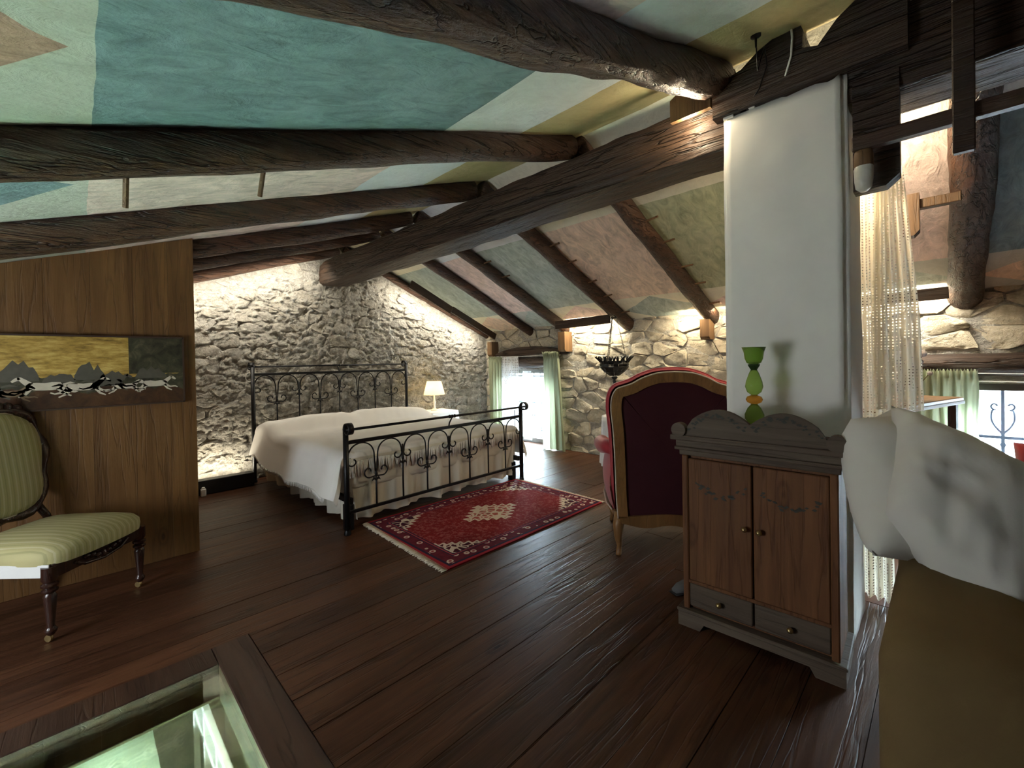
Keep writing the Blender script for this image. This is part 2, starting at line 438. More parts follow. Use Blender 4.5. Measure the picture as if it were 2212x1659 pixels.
def stone_mesh(P, gap, h, rng, cut=.24):
    """rounded cobble face from polygon P: (u,v,height) vertices"""
    c = (sum(p[0] for p in P) / len(P), sum(p[1] for p in P) / len(P))
    Q = []
    for i in range(len(P)):                        # cut the corners, jitter
        a, b, d = P[i - 1], P[i], P[(i + 1) % len(P)]
        for w_, o in ((cut, a), (cut, d)):
            Q.append((b[0] + (o[0] - b[0]) * w_ + rng.uniform(-.006, .006), b[1] + (o[1] - b[1]) * w_ + rng.uniform(-.006, .006)))
    sz = sqrt(parea(P)); k = max(.55, 1 - gap / sz * 2)
    rings = [(k, -.05), (k, h * .55), (k * .90, h * .95), (k * .45, h * 1.0)]
    tilt = (rng.uniform(-.14, .14), rng.uniform(-.2, .2)); jj = .013 if h > .012 else .003
    vs = []
    for s_, hh in rings:
        for q in Q:
            du, dv = (q[0] - c[0]) * s_, (q[1] - c[1]) * s_
            e = 0 if hh <= 0 else tilt[0] * du + tilt[1] * dv + rng.uniform(-jj, jj)
            vs.append((c[0] + du, c[1] + dv, hh + e))
    n = len(Q); fs = []
    for r in range(3):
        for i in range(n):
            j = (i + 1) % n; fs.append((r * n + i, r * n + j, (r + 1) * n + j, (r + 1) * n + i))
    fs.append(tuple(3 * n + i for i in range(n)))
    return vs, fs
def stone_wall(name, region, holes, tf, du, dv, gap, hr, mat, seed, base_fn, vis):
    """tf maps (u,v,h) to world; base_fn builds the mortar wall"""
    wall = tag(empty(name), kind='structure')
    rng = random.Random(seed)
    cl = cells(region, du, dv, holes, seed)
    cl.sort(key=lambda P: -vis(P))
    rest = G()
    for i, P in enumerate(cl):
        vs, fs = stone_mesh(P, gap, rng.uniform(*hr), rng, .14 if gap < .0055 else .24)
        vs = [tf(*p) for p in vs]
        if i < 300:
            G().add(vs, fs).obj('stone', mat, wall, angle=50)
        else: rest.add(vs, fs)
    if rest.v: tag(rest.obj('stones', mat, wall, angle=50), kind='stuff')
    base_fn(wall)
    return wall

def rough(u, v, a=.014):
    return a * (nz(u * 9, v * 9, 3.1) + .6 * nz(u * 22, v * 22, 7.7))
def gable_base(wall):
    g = G()
    nu, nv = 520, 230
    def fn(a, b):
        y = YN - .1 + a * (5.3 - YN + .1); z = -.05 + b * (ceil(min(y, 5.2)) + .10)
        return (XG + .016 + .030 * abs(nz(y * 8, z * 11, 1.7)) + .034 * nz(y * 15, z * 19, 4.2) + .022 * nz(y * 33, z * 38, 8.1) + .014 * nz(y * 3, z * 3), y + .012 * nz(y * 20, z * 20, 9), z + .012 * nz(y * 20, z * 20, 15))
    g.grid(fn, nu, nv)
    g.bx(XG - .35, XG - .03, YN - .1, 5.3, -.05, 1.2)
    g.obj('mortar', MORTAR, wall, smooth=True)
reg = [(.45, 0), (4.98, 0), (4.98, ceil(4.98) + .02), (YR, ZR + .02), (.45, ceil(.45) + .02)]
def visg(P):
    u = sum(p[0] for p in P) / len(P); v = sum(p[1] for p in P) / len(P)
    a = parea(P)
    if v < .45 and 1.3 < u < 3.6: a *= .05
    if v > 2.25: a *= .4
    return a
stone_wall('wall_left', reg, [], lambda u, v, h: (XG + h, u, v), .235, .135, .006, (.012, .040), STONE_G, 5, gable_base, visg)

W1 = (-5.22, -4.08, .0, 1.16)      # window openings (x0, x1, z0, z1)
W2 = (.02, 1.22, .0, 1.06)
def window_base(wall):
    g = G()
    zt = ceil(YW) + .06
    def sheet(x0, x1, z0, z1):
        nu = max(2, int((x1 - x0) / .035)); nv = max(2, int((z1 - z0) / .035))
        def fn(a, b):
            x, z = x0 + a * (x1 - x0), z0 + b * (z1 - z0); ed = min(a, 1 - a, 1) * 0 + 1
            return (x, YW - rough(x, z, .012), z)
        g.grid(fn, nu, nv)
        g.bx(x0, x1, YW + .03, YW + .32, z0, z1)
        g.bx(x0, x1, YW - .005, YW + .1, z0, z1)
    xp = XG - .1
    for W in (W1, W2):
        sheet(xp, W[0], -.02, zt); sheet(W[0], W[1], W[3], zt); xp = W[1]
    sheet(xp, XR, -.02, zt)
    g.obj('mortar', MORTAR, wall, smooth=False)
zt = ceil(YW) + .02
stone_wall('wall_back', [(XG + .03, 0), (1.75, 0), (1.75, zt), (XG + .03, zt)], [(W1[0], W1[1], -.1, W1[3] + .33), (W2[0] - .05, W2[1], -.1, W2[3] + .26)],
           lambda u, v, h: (u, YW - h, v), .28, .155, .005, (.008, .024), STONE_W, 9, window_base,
           lambda P: parea(P) * (.1 if -1.7 < sum(p[0] for p in P) / len(P) < -.45 or sum(p[0] for p in P) / len(P) > 1.3 else 1))
# walls out of view that close the room
NEARW = plain('near_wall_plaster', (.36, .34, .29), .9, 0, 4, .1, .3)
tag(G().bx(XG - .3, XR, YN - .2, YN, -.3, ceil(YN) + .1).obj('wall_front', NEARW), kind='structure')
tag(G().bx(XR, XR + .2, YN - .2, 5.4, -.3, ZR + .3).obj('wall_right', NEARW), kind='structure')

# ------------------------------------------------------------------ ceiling of painted plaster bays
PAL = dict(green=(.42, .49, .44), teal=(.165, .240, .272), rosewhite=(.82, .64, .68), skywhite=(.76, .80, .93), rose=(.42, .26, .20), pink=(.74, .59, .54), orange=(.76, .60, .47), olive=(.46, .48, .30),
           cream=(.76, .73, .58), white=(.72, .75, .77), pale=(.48, .49, .44), yellow=(.50, .42, .22), grey=(.55, .55, .53))
def bay_mat(name, near, xc, hw, field, dia, base, top):
    t = NT(name); v = t.coord(); X = t.sep(v)
    wob = t.math('MULTIPLY', t.math('SUBTRACT', t.noise(v, 5, 2), .5), .02)
    y = t.math('ADD', X[1], wob); x = t.math('ADD', X[0], wob)
    def band(lo, hi):
        return t.math('MULTIPLY', t.math('GREATER_THAN', y, lo), t.math('LESS_THAN', y, hi))
    st = t.noise(t.coord(scale=(6, 2.4, 2)), 2.2, 7, .68, 1.3); bl = t.noise(v, 3.2, 4, .6)
    def shade(c, k=.42):
        cc = t.mix(t.node('ShaderNodeMapRange', {'Value': st, 'From Min': .3, 'From Max': .7}).outputs[0], tuple(a * (1 - k) for a in c), tuple(min(1, a * (1 + k * .7)) for a in c))
        return t.mix(t.node('ShaderNodeMapRange', {'Value': bl, 'From Min': .45, 'From Max': .75, 'To Max': .5}).outputs[0], cc, tuple(min(1, a * 1.15 + .06) for a in c))
    c = shade(base, .10)
    if near:
        c = t.mix(t.math('GREATER_THAN', y, 1.31), c, shade(top, .08)); c = t.mix(t.math('GREATER_THAN', y, 1.88), c, shade(PAL['yellow'], .12))
        c = t.mix(band(.04, 1.31), c, shade(field)); yc, hl = -.42, .42
    else:
        c = t.mix(t.math('LESS_THAN', y, 3.28), c, shade(top, .08)); c = t.mix(band(3.28, 4.54), c, shade(field)); yc, hl = 4.80, .25
    d = t.math('ADD', t.math('MULTIPLY', t.math('ABSOLUTE', t.math('SUBTRACT', y, yc)), 1 / hl), t.math('MULTIPLY', t.math('ABSOLUTE', t.math('SUBTRACT', x, xc)), 1 / (hw * .86)))
    c = t.mix(t.math('LESS_THAN', d, 1.0), c, shade(dia))
    t.col(c); t.rough(.75); t.b.inputs['Specular IOR Level'].default_value = .3
    h = t.math('ADD', t.math('MULTIPLY', st, .5), t.math('MULTIPLY', t.noise(v, 9, 5, .6), .5)); t.bump(h, .6, .035)
    return t.m
ceiling = tag(empty('ceiling'), kind='structure')
farcols = {3: ('teal', 'orange', 'pale', 'white'), 4: ('pink', 'green', 'pale', 'cream'), 5: ('olive', 'pink', 'cream', 'cream'), 6: ('orange', 'green', 'cream', 'cream'),
           7: ('green', 'pink', 'cream', 'white'), 8: ('pink', 'green', 'pale', 'white'), 9: ('green', 'orange', 'cream', 'cream')}
nearcols = {5: ('teal', 'rose', 'pale', 'white'), 6: ('pink', 'teal', 'pale', 'white'), 4: ('pink', 'green', 'pale', 'white')}
for i in range(1, len(RX) + 1):
    xa = RX[i - 1]; xb = RX[i] if i < len(RX) else XG - .2
    for near in (True, False):
        yl, yh = (YN - .1, YR) if near else (YR, 5.3)
        k = (nearcols if near else farcols).get(i, ('pink' if i % 2 else 'teal', 'green', 'pale', 'white'))
        if i == len(RX): k = ('cream', 'cream', 'cream', 'cream')
        m = bay_mat('painted_plaster', near, (xa + xb) / 2, abs(xa - xb) / 2, *[PAL[q] for q in k])
        g = G()
        def fn(a, b):
            x_, y_ = xb + a * (xa - xb), yl + b * (yh - yl)
            return (x_, y_, ceil(y_) + .008 * nz(x_ * 2.3, y_ * 2.3, 5) + .005 * nz(x_ * 7, y_ * 7, 1))
        g.grid(fn, 12, 36)
        g.add([(xb, yl, ceil(yl) + .05), (xa, yl, ceil(yl) + .05), (xa, yh, ceil(yh) + .05), (xb, yh, ceil(yh) + .05)], [(0, 1, 2, 3)])
        g.obj('plaster_panel', m, ceiling, smooth=True)
g = G()
g.bx(XG - .3, XR + .2, YN - .3, YR + .05, 0, .1, M=Matrix(((1, 0, 0, 0), (0, 1, 0, 0), (0, SN, 1, ZR - SN * YR + .06), (0, 0, 0, 1))))
g.bx(XG - .3, XR + .2, YR - .05, 5.5, 0, .1, M=Matrix(((1, 0, 0, 0), (0, 1, 0, 0), (0, -SF, 1, ZR + SF * YR + .06), (0, 0, 0, 1))))
g.bx(RX[0], XR, YN, YR, 0, .06, M=Matrix(((1, 0, 0, 0), (0, 1, 0, 0), (0, SN, 1, ZR - SN * YR), (0, 0, 0, 1))))
g.bx(RX[0], XR, YR, 5.3, 0, .06, M=Matrix(((1, 0, 0, 0), (0, 1, 0, 0), (0, -SF, 1, ZR + SF * YR), (0, 0, 0, 1))))
g.obj('roof_deck', BOARD, ceiling)

# ------------------------------------------------------------------ rafters, ridge beam
def log(p0, p1, r0, r1, seed, n=60, lump=.14, wav=.012):
    p0, p1 = Vector(p0), Vector(p1); pts, rs, vs, fs = [], [], [], []
    T = (p1 - p0).normalized(); A = Vector((1, 0, 0)) if abs(T.x) < .7 else Vector((0, 1, 0)); A = (A - T * A.dot(T)).normalized(); B = T.cross(A)
    m = 14
    for i in range(n + 1):
        t = i / n; c = p0.lerp(p1, t) + A * wav * nz(seed, t * 3.1) + B * wav * nz(seed + 9, t * 3.1); r = r0 + (r1 - r0) * t
        for k in range(m):
            a = 2 * pi * k / m
            q = r * (1 + lump * nz(cos(a) * 1.3 + seed, sin(a) * 1.3, t * 7) + lump * .6 * nz(cos(a) * 3 + seed, sin(a) * 3, t * 21) + lump * .8 * max(0, nz(seed * 3, t * 9, cos(a + seed)) - .25))
            vs.append(c + A * cos(a) * q + B * sin(a) * q)
    for i in range(n):
        for k in range(m):
            k2 = (k + 1) % m; fs.append((i * m + k, i * m + k2, (i + 1) * m + k2, (i + 1) * m + k))
    fs += [tuple(range(m))[::-1], tuple(n * m + k for k in range(m))]
    return G().add(vs, fs)
near_lab = {2.05: None, 1.08: 'dark log rafter over the sofa, joining the black main beam right of its hanging bar', .11: 'black log rafter meeting the main beam beside the hanging wooden crossbar',
            -.85: 'thick knotty log rafter running up to the top of the white pillar', -1.83: 'dark log rafter between the teal and the long pink painted panel',
            -2.87: 'dark log rafter along the lower edge of the long pink panel', -3.87: 'dark log rafter just above the pine partition', -4.56: 'dark log rafter beyond the partition, lit warm by the stone gable',
            -5.60: 'thin dark rafter lying against the stone gable above the bed'}
far_lab = {1.08: 'brown log rafter right of the teal painted ceiling panel', .11: 'thick peeled log rafter, shiny with light, above the right-hand window', -.85: 'brown log rafter standing behind the white pillar',
           -1.83: 'brown log rafter with a row of pegs beside the olive panel', -2.87: 'brown log rafter with pegs that carries the iron hanging basket', -3.87: 'brown log rafter ending beside the curtained window, short board at its foot',
           -4.56: 'brown log rafter between the pale pink and pale green panels over the bed', -5.60: 'slim brown rafter sloping down along the stone gable to the window'}
PEG = G().tube([(-.01, 0, 0), (.12, 0, .012)], .009, 6).obj('peg', CORB); pegmesh = PEG.data; bpy.data.objects.remove(PEG)
for i, x in enumerate(RX):
    if near_lab.get(x):
        r = .092 if x > -1 else .08 if x > -3 else .074
        if x < -5: r = .06
        ye = 2.42
        y0 = YN + .05
        o = log((x, y0, ceil(y0) - .055), (x, ye, ceil(ye) - .062), r * .95, r, i * 3.7 + 1, lump=.2 if x == -.85 else .13, wav=.02).obj('log_rafter', DARKW, smooth=True)
        tag(o, near_lab[x], 'rafter')
        if x == -1.83:
            for yy in (.12, .52):
                p = bpy.data.objects.new('peg', pegmesh); COL.objects.link(p); p.parent = o; p.location = (x - .02, yy, ceil(yy) - .11); p.rotation_euler = (0, radians(128), 0)
    if far_lab.get(x):
        r = .1 if x == .11 else .082 if x > -3 else .074
        if x == -4.56: r = .066
        if x < -5: r = .055
        ye = 5.03
        xe = x
        o = log((x, 2.5, ceil(2.5) - .05), (xe, ye, ceil(ye) - .055), r * .9, r, i * 5.1 + 2, lump=.12).obj('log_rafter', DARKW, smooth=True)
        tag(o, far_lab[x], 'rafter')
        if x in (-1.83, -2.87, -3.87):
            for k in range(6 if x > -3 else 3):
                yy = 3.0 + k * .33 + .04 * (k % 2)
                p = bpy.data.objects.new('peg', pegmesh); COL.objects.link(p); p.parent = o; p.location = (x + r * .75, yy, ceil(yy) - .075); p.rotation_euler = (0, 0, radians(random.uniform(-12, 12)))
# main beam
def main_beam():
    root = thing('main_beam', 'massive dark hewn timber beam crossing the attic and resting on the white pillar', 'beam')
    g = G(); vs, fs = [], []
    N = 130; m = 28
    for i in range(N + 1):
        x = -5.62 + 8.72 * i / N; t = max(0, min(1, (x + 5.65) / 4.83))
        yn = 2.16 + .29 * t; zb = 2.285 + .125 * t; ht = .30; wd = .31
        if x > -.3: ht = .36
        for k in range(m):                                   # rounded rectangle section
            a = 2 * pi * (k + .5) / m; ca, sa = cos(a), sin(a)
            q = 1 / (abs(ca) ** 9 + abs(sa) ** 9) ** (1 / 9)
            e = 1 + .05 * nz(x * 1.7, ca * 1.4, sa * 1.4) + .045 * nz(x * 7, ca * 5, sa * 5 + 4)
            endf = 1 if x > -5.45 else .85 + .15 * (x + 5.62) / .17
            vs.append((x, yn + wd / 2 + ca * q * wd / 2 * e * endf, zb + ht / 2 + sa * q * ht / 2 * e * endf))
    for i in range(N):
        for k in range(m):
            k2 = (k + 1) % m; fs.append((i * m + k, i * m + k2, (i + 1) * m + k2, (i + 1) * m + k))
    fs += [tuple(range(m))[::-1], tuple(N * m + k for k in range(m))]
    g.add(vs, fs).obj('timber', DARKX, root, angle=32)
    # saddle block over the pillar, ragged top
    top = [(-.86, 2.55), (-.86, 2.70), (-.80, 2.73), (-.72, 2.745), (-.64, 2.80), (-.55, 2.835), (-.47, 2.845), (-.455, 2.80), (-.46, 2.72), (-.40, 2.70), (-.33, 2.78), (-.24, 2.84), (-.10, 2.90), (-.10, 2.55)]
    G().prism(top, 2.385, 2.60).obj('saddle_block', DARKX, root)
    # black bracket right of the pillar
    G().prism([(-.285, 2.02), (-.175, 2.02), (-.13, 2.06), (-.13, 2.5), (-.285, 2.5)], 2.44, 2.52).obj('bracket', DARKX, root)
    # light wooden block hiding the spot
    G().prism([(-1.07, 2.60), (-.855, 2.60), (-.855, 2.76), (-1.0, 2.76), (-1.07, 2.72)], 2.34, 2.37).obj('cover_block', CORB, root)
    return root
main_beam()
# hanging crossbars
t = thing('hanging_crossbar', 'dark wooden crossbar with an upright hanging before the main beam', 'crossbar', (.05, 2.30, 2.17))
G().bx(-.32, 1.5, -.022, .022, -.028, .028, .004).obj('bar', BOARD, t)
G().bx(-.028, .030, -.055, -.023, -.15, .46, .004).obj('upright', BOARD, t)
for xx in (1.2,): G().bx(xx - .028, xx + .030, -.055, -.023, -.15, .46, .004).obj('upright', BOARD, t)
t = thing('lamp_socket', 'small off-white cylindrical lamp socket under the end of the crossbar', 'lamp socket', (-.235, 2.31, 2.02))
G().lathe([(.03, .12), (.033, .10), (.033, .06), (.03, .055)], n=16).obj('collar', CORB, t, angle=40)
G().lathe([(.03, .06), (.033, .05), (.031, .0), (.027, -.03), (.012, -.045)], n=16).obj('bulb', plain('socket_glass', (.6, .57, .48), .3, 0, 40, .2), t, angle=60)

# boards that hide strip lamps, corbels
def lamp_board(p0, p1, hgt, thick, label, mat=BOARD):
    p0, p1 = Vector(p0), Vector(p1); d = p1 - p0; L = d.length; X = d.normalized(); Zt = Vector((0, 0, 1)); Y = Zt.cross(X).normalized(); Z = X.cross(Y)
    m = Matrix((X, Y, Z)).transposed().to_4x4(); m.translation = (p0 + p1) / 2
    o = G().box((0, 0, 0), (L, thick, hgt), .004).obj('lamp_board', mat); o.matrix_world = m
    return tag(o, label, 'board', 'boards that hide strip lamps')
lamp_board((-3.80, 4.66, 1.78), (-2.93, 4.66, 1.80), .11, .025, 'short dark board hiding a lamp right of the curtained window')
lamp_board((-5.28, 3.30, ceil(3.3) - .15), (-5.28, 4.0, ceil(4.0) - .16), .12, .025, 'dark board fixed along the rafter at the stone gable, hiding a lamp')
lamp_board((-5.30, 4.03, ceil(4.03) - .13), (-5.30, 4.92, ceil(4.92) - .13), .10, .03, 'lower dark board along the gable rafter, ending over the curtained window')
lamp_board((-.80, 4.66, 1.74), (.02, 4.66, 1.76), .09, .025, 'dark board hiding a lamp above the ruffled green curtain')
def corbel(x, y0, y1, z0, z1, wd, label):
    o = G().prism([(y0, z1), (y0, z0 + .03), (y0 + .03, z0), (y1, z0), (y1, z1)], x - wd / 2, x + wd / 2, M=Matrix(((0, 1, 0, 0), (1, 0, 0, 0), (0, 0, 1, 0), (0, 0, 0, 1)))).obj('wood_corbel', CORB)
    return tag(o, label, 'corbel', 'corbels under rafter ends')
corbel(-1.86, 4.84, 5.02, 1.50, 1.72, .10, 'wooden corbel under the pegged rafter next to the olive panel')
corbel(-3.83, 4.82, 5.02, 1.42, 1.70, .12, 'warm-lit wooden corbel at the right end of the window lintel')
corbel(-5.36, 4.84, 5.02, 1.38, 1.62, .11, 'dark wooden corbel in the corner of gable and window wall')

# ------------------------------------------------------------------ pine partition and picture
part = tag(empty('wall_partition'), kind='structure')
yy = YN
while yy < .575:
    wd = random.choice([.16, .18, .2]); y1 = min(.585, yy + wd)
    if .585 - y1 < .06: y1 = .585
    zt1, zt0 = ceil(yy) - .0, ceil(y1) - .0
    g = G(); a, b = yy + .0006, y1 - .0006
    vs = [(-3.74, a, 0), (-3.74, b, 0), (-3.74, b, zt0), (-3.74, a, zt1), (-3.79, a, 0), (-3.79, b, 0), (-3.79, b, zt0), (-3.79, a, zt1)]
    g.add(vs, [(0, 1, 2, 3), (7, 6, 5, 4), (0, 4, 5, 1), (1, 5, 6, 2), (2, 6, 7, 3), (3, 7, 4, 0)]).obj('plank', PARTW, part)
    yy = y1
G().add([(-5.60, .56, 0), (-3.745, .56, 0), (-3.745, .585, 0), (-5.60, .585, 0), (-5.60, .56, ceil(.56)), (-3.745, .56, ceil(.56)), (-3.745, .585, ceil(.58)), (-5.60, .585, ceil(.58))],
        [(0, 1, 2, 3), (4, 5, 6, 7), (0, 1, 5, 4), (1, 2, 6, 5), (2, 3, 7, 6), (3, 0, 4, 7)]).obj('side_panel', PARTW, part)

def picture():
    t = NT('frieze_paint'); v = t.coord(); X = t.sep(v)      # object space: y along, z up
    n1 = t.noise(v, 14, 6, .7, .6); n2 = t.noise(t.coord(scale=(1, .5, 2)), 16, 5, .7)
    gold = t.ramp(n2, [(.3, (.10, .06, .012)), (.5, (.40, .26, .055)), (.72, (.66, .50, .17))])
    dark = t.ramp(n1, [(.35, (.014, .014, .008)), (.55, (.05, .048, .026)), (.75, (.14, .125, .07))])
    earth = t.ramp(n1, [(.35, (.03, .013, .006)), (.6, (.075, .035, .014)), (.8, (.12, .095, .05))])
    hn = t.math('MULTIPLY', t.math('SUBTRACT', t.noise(v, 6, 3), .5), .22)
    hz = t.math('ADD', X[2], hn)
    c = t.mix(t.math('LESS_THAN', hz, -.02), gold, dark)
    c = t.mix(t.math('LESS_THAN', hz, -.115), c, earth)
    c = t.mix(t.math('MULTIPLY', t.math('GREATER_THAN', X[1], .25), t.math('GREATER_THAN', X[2], -.02)), c, dark)
    t.col(c); t.rough(.4); t.bump(n1, .15, .004)
    pic = thing('panel_painting', 'long gilded painting of galloping horses hung on the pine partition', 'painting', (-3.735, -.02, 1.28))
    G().bx(0, .028, -.53, .53, -.215, .215, .003).obj('panel', t.m, pic)
    edge = plain('picture_edge', (.05, .03, .02), .4)
    for (a, b, c_, d) in [(-.535, .535, -.223, -.213), (-.535, .535, .213, .223), (-.537, -.527, -.22, .22), (.527, .537, -.22, .22)]:
        G().bx(-.002, .031, a, b, c_, d).obj('edge_strip', edge, pic)
    pale = plain('horse_paint', (.52, .47, .36), .5, 0, 30, .2); grey = plain('dark_horse_paint', (.075, .07, .05), .5, 0, 30, .3)
    def strip2(g, P, W, x0):
        n = len(P); V_, F_ = [], []
        for i, p in enumerate(P):
            a, b = P[max(i - 1, 0)], P[min(i + 1, n - 1)]; tx, tz = b[0] - a[0], b[1] - a[1]; L = hypot(tx, tz) or 1
            for sg in (1, -1): V_.append((x0, p[0] - sg * tz / L * W[i], p[1] + sg * tx / L * W[i]))
            if i: F_.append((2 * i - 2, 2 * i - 1, 2 * i + 1, 2 * i))
        g.add(V_, F_)
    def horse(yc, zc, s, m, flip=1, rider=True):
        g = G(); T = lambda P: [(yc + flip * p[0] * s, zc + p[1] * s) for p in P]
        def st(P, W): strip2(g, T(P), [w_ * s for w_ in W], .0288)
        st([(-.12, .0), (-.10, .01), (-.05, .008), (0, .004), (.05, .008), (.10, .012), (.12, .01)], [.008, .034, .038, .034, .036, .03, .01])       # trunk
        st([(.09, .02), (.13, .06), (.155, .085), (.17, .085)], [.026, .02, .015, .012]); st([(.155, .09), (.18, .075), (.205, .055)], [.013, .014, .008])  # neck, head
        st([(.10, -.01), (.15, -.04), (.20, -.035), (.225, -.05)], [.016, .01, .007, .006]); st([(.09, -.01), (.12, -.06), (.165, -.085)], [.016, .01, .006])
        st([(-.10, .0), (-.14, -.04), (-.20, -.055), (-.23, -.04)], [.022, .012, .007, .006]); st([(-.09, -.01), (-.12, -.06), (-.175, -.09)], [.02, .01, .006])
        st([(-.12, .02), (-.17, .035), (-.22, .02)], [.008, .011, .003])
        g.obj('painted_horse', m, pic)
    def mound(yc, zc, w_, h, m):
        P = [(yc - w_, zc)] + [(yc - w_ * cos(pi * i / 12), zc + h * sin(pi * i / 12) * (1 + .55 * nz(yc * 9, i * .9))) for i in range(13)]
        G().add([(.0284, p[0], p[1]) for p in P], [tuple(range(len(P)))]).obj('painted_rider', m, pic)
    for (a, b_, w_, h) in [(-.40, -.06, .11, .10), (-.22, -.05, .08, .11), (-.06, -.06, .07, .05), (.07, -.05, .07, .09), (.17, -.06, .06, .06), (.36, -.05, .08, .07)]: mound(a, b_, w_, h, grey)
    horse(-.36, -.09, .62, grey, -1); horse(-.12, -.085, .62, pale, -1); horse(.04, -.095, .60, pale); horse(.15, -.075, .56, grey); horse(.23, -.10, .45, pale); horse(.38, -.09, .52, pale); horse(-.26, -.12, .5, plain('brown_horse_paint', (.16, .11, .06), .5))
picture()
# black light trough and plug beside the partition
tag(G().bx(-5.42, -5.31, .60, 1.33, 0, .145, .004).obj('light_trough', BLACK), 'long black trough on the floor along the stone wall, light shining up behind it', 'light trough')
t = thing('power_plug', 'small white plug on the floor in front of the black light trough', 'plug', (-5.26, .862, 0))
G().bx(-.022, .022, -.022, .022, 0, .075, .008, seg=2).obj('casing', WHITE, t); G().lathe([(.016, 0), (.016, .012), (.01, .018)], (0, 0, .073), 12).obj('cap', WHITE, t, angle=40)

# ------------------------------------------------------------------ pillar
def pillar():
    root = tag(empty('pillar'), kind='structure')
    x0, x1, y0, y1 = -.825, -.30, 2.415, 2.84
    b = bmesh.new(); bmesh.ops.create_cube(b, size=1)
    for v in b.verts: v.co = Vector(((x0 + x1) / 2 + v.co.x * (x1 - x0), (y0 + y1) / 2 + v.co.y * (y1 - y0), 1.275 + v.co.z * 2.55))
    bmesh.ops.bevel(b, geom=[e for e in b.edges if abs(e.verts[0].co.z - e.verts[1].co.z) > 1], offset=.022, segments=3, affect='EDGES')
    bmesh.ops.subdivide_edges(b, edges=[e for e in b.edges if abs(e.verts[0].co.z - e.verts[1].co.z) > 1], cuts=60)
    bmesh.ops.subdivide_edges(b, edges=[e for e in b.edges if e.calc_length() > .3 and abs(e.verts[0].co.z - e.verts[1].co.z) < .1], cuts=20, use_grid_fill=True)
    for v in b.verts:
        c = v.co
        d = Vector((c.x - (x0 + x1) / 2, c.y - (y0 + y1) / 2, 0)).normalized()
        v.co += d * (.006 * nz(c.x * 3, c.y * 3, c.z * 2.5) + .003 * nz(c.x * 11, c.y * 11, c.z * 9))
        if c.z > 2.5: v.co.z += .018 * nz(c.x * 21, c.y * 3) - .004
    g = G(); g.bm(b); g.obj('pillar_shaft', PLASTER, root, smooth=True)
    for (a, b_, w_, h_) in [(-.79, 2.55, .05, .028), (-.72, 2.56, .035, .02), (-.68, 2.555, .03, .018)]:
        G().box((a, 2.42, b_), (w_, .03, h_), .003).obj('plaster_lump', PLASTER, root)
pillar()
tag(G().tube([(-.50, 2.378, 2.845), (-.495, 2.372, 2.78), (-.50, 2.374, 2.70), (-.53, 2.39, 2.62), (-.56, 2.405, 2.555)], .005, 6).obj('cable', WHITE, smooth=True), 'white cable running down the black beam onto the pillar top', 'cable')
tag(G().tube([(-.60, 2.20, 2.745), (-.605, 2.24, 2.62), (-.61, 2.375, 2.80), (-.60, 2.37, 2.70), (-.635, 2.375, 2.61), (-.69, 2.40, 2.565)], .003, 6).obj('wire', IRON, smooth=True), 'thin dark wire hanging from the ceiling hook to the pillar top', 'wire')
tag(G().lathe([(.004, -.06), (.006, -.02), (.022, -.012), (.022, 0)], (-.60, 2.20, ceil(2.20) + .004), 10).obj('ceiling_hook', IRON, angle=40), 'small dark iron ceiling hook above the white pillar', 'hook')

# ------------------------------------------------------------------ windows
FRM = plain('window_frame_paint', (.10, .085, .07), .5)
BARM = plain('grille_iron', (.03, .035, .05), .5, .5)
def window(name, W, scroll):
    x0, x1, z0, z1 = W
    root = tag(empty(name, (0, 0, 0)), kind='structure')
    y = YW + .14
    for (a, b, c, d) in [(x0, x0 + .05, z0, z1), (x1 - .05, x1, z0, z1), (x0, x1, z1 - .06, z1), (x0, x1, z0, z0 + .07)]:
        G().bx(a, b, y - .03, y + .03, c, d, .003).obj('frame', FRM, root)
    n = 2
    for k in range(n):
        a = x0 + .05 + (x1 - x0 - .1) * k / n; b = x0 + .05 + (x1 - x0 - .1) * (k + 1) / n
        G().bx(a, b, y - .004, y + .004, z0 + .07, z1 - .06).obj('pane', GLASS, root)
    gr = tag(empty('window_grille', (0, YW + .22, 0)), 'iron window grille of plain bars outside the lace-curtained window' if not scroll else 'iron window grille with heart-shaped scrolls outside the window by the tall table', 'grille')
    nb = 8 if not scroll else 6
    for k in range(nb):
        xx = x0 + (x1 - x0) * (k + .5) / nb
        G().bx(xx - .010, xx + .010, -.009, .009, z0, z1 + .02).obj('bar', BARM, gr)
    for zz in ([.18, .42, .62, 1.05] if not scroll else [.30, .62, 1.02]):
        if zz < z1: G().bx(x0, x1, -.008, .008, zz - .012, zz + .012).obj('crossbar', BARM, gr)
    if scroll:
        for k in range(nb):
            xx = x0 + (x1 - x0) * (k + .5) / nb
            for s in (-1, 1):
                P = []
                for i in range(26):                                   # heart half: scroll, belly, foot curl
                    q = i / 25
                    if q < .45:
                        a = q / .45 * 1.6 * pi; r = .012 + .018 * q / .45
                        P.append((xx + s * (.042 - r * cos(a) * .9), 0, .87 + r * sin(a)))
                    else:
                        e = (q - .45) / .55; P.append((xx + s * (.055 + .03 * sin(e * pi) - .055 * e), 0, .845 - .20 * e))
                G().tube(P, .008, 6).obj('scroll', BARM, gr, smooth=True)
            G().prism([(xx, .52), (xx + .018, .56), (xx, .60), (xx - .018, .56)], -.004, .004).obj('spear_tip', BARM, gr)
    return root
window('window_1', W1, False); window('window_2', W2, True)

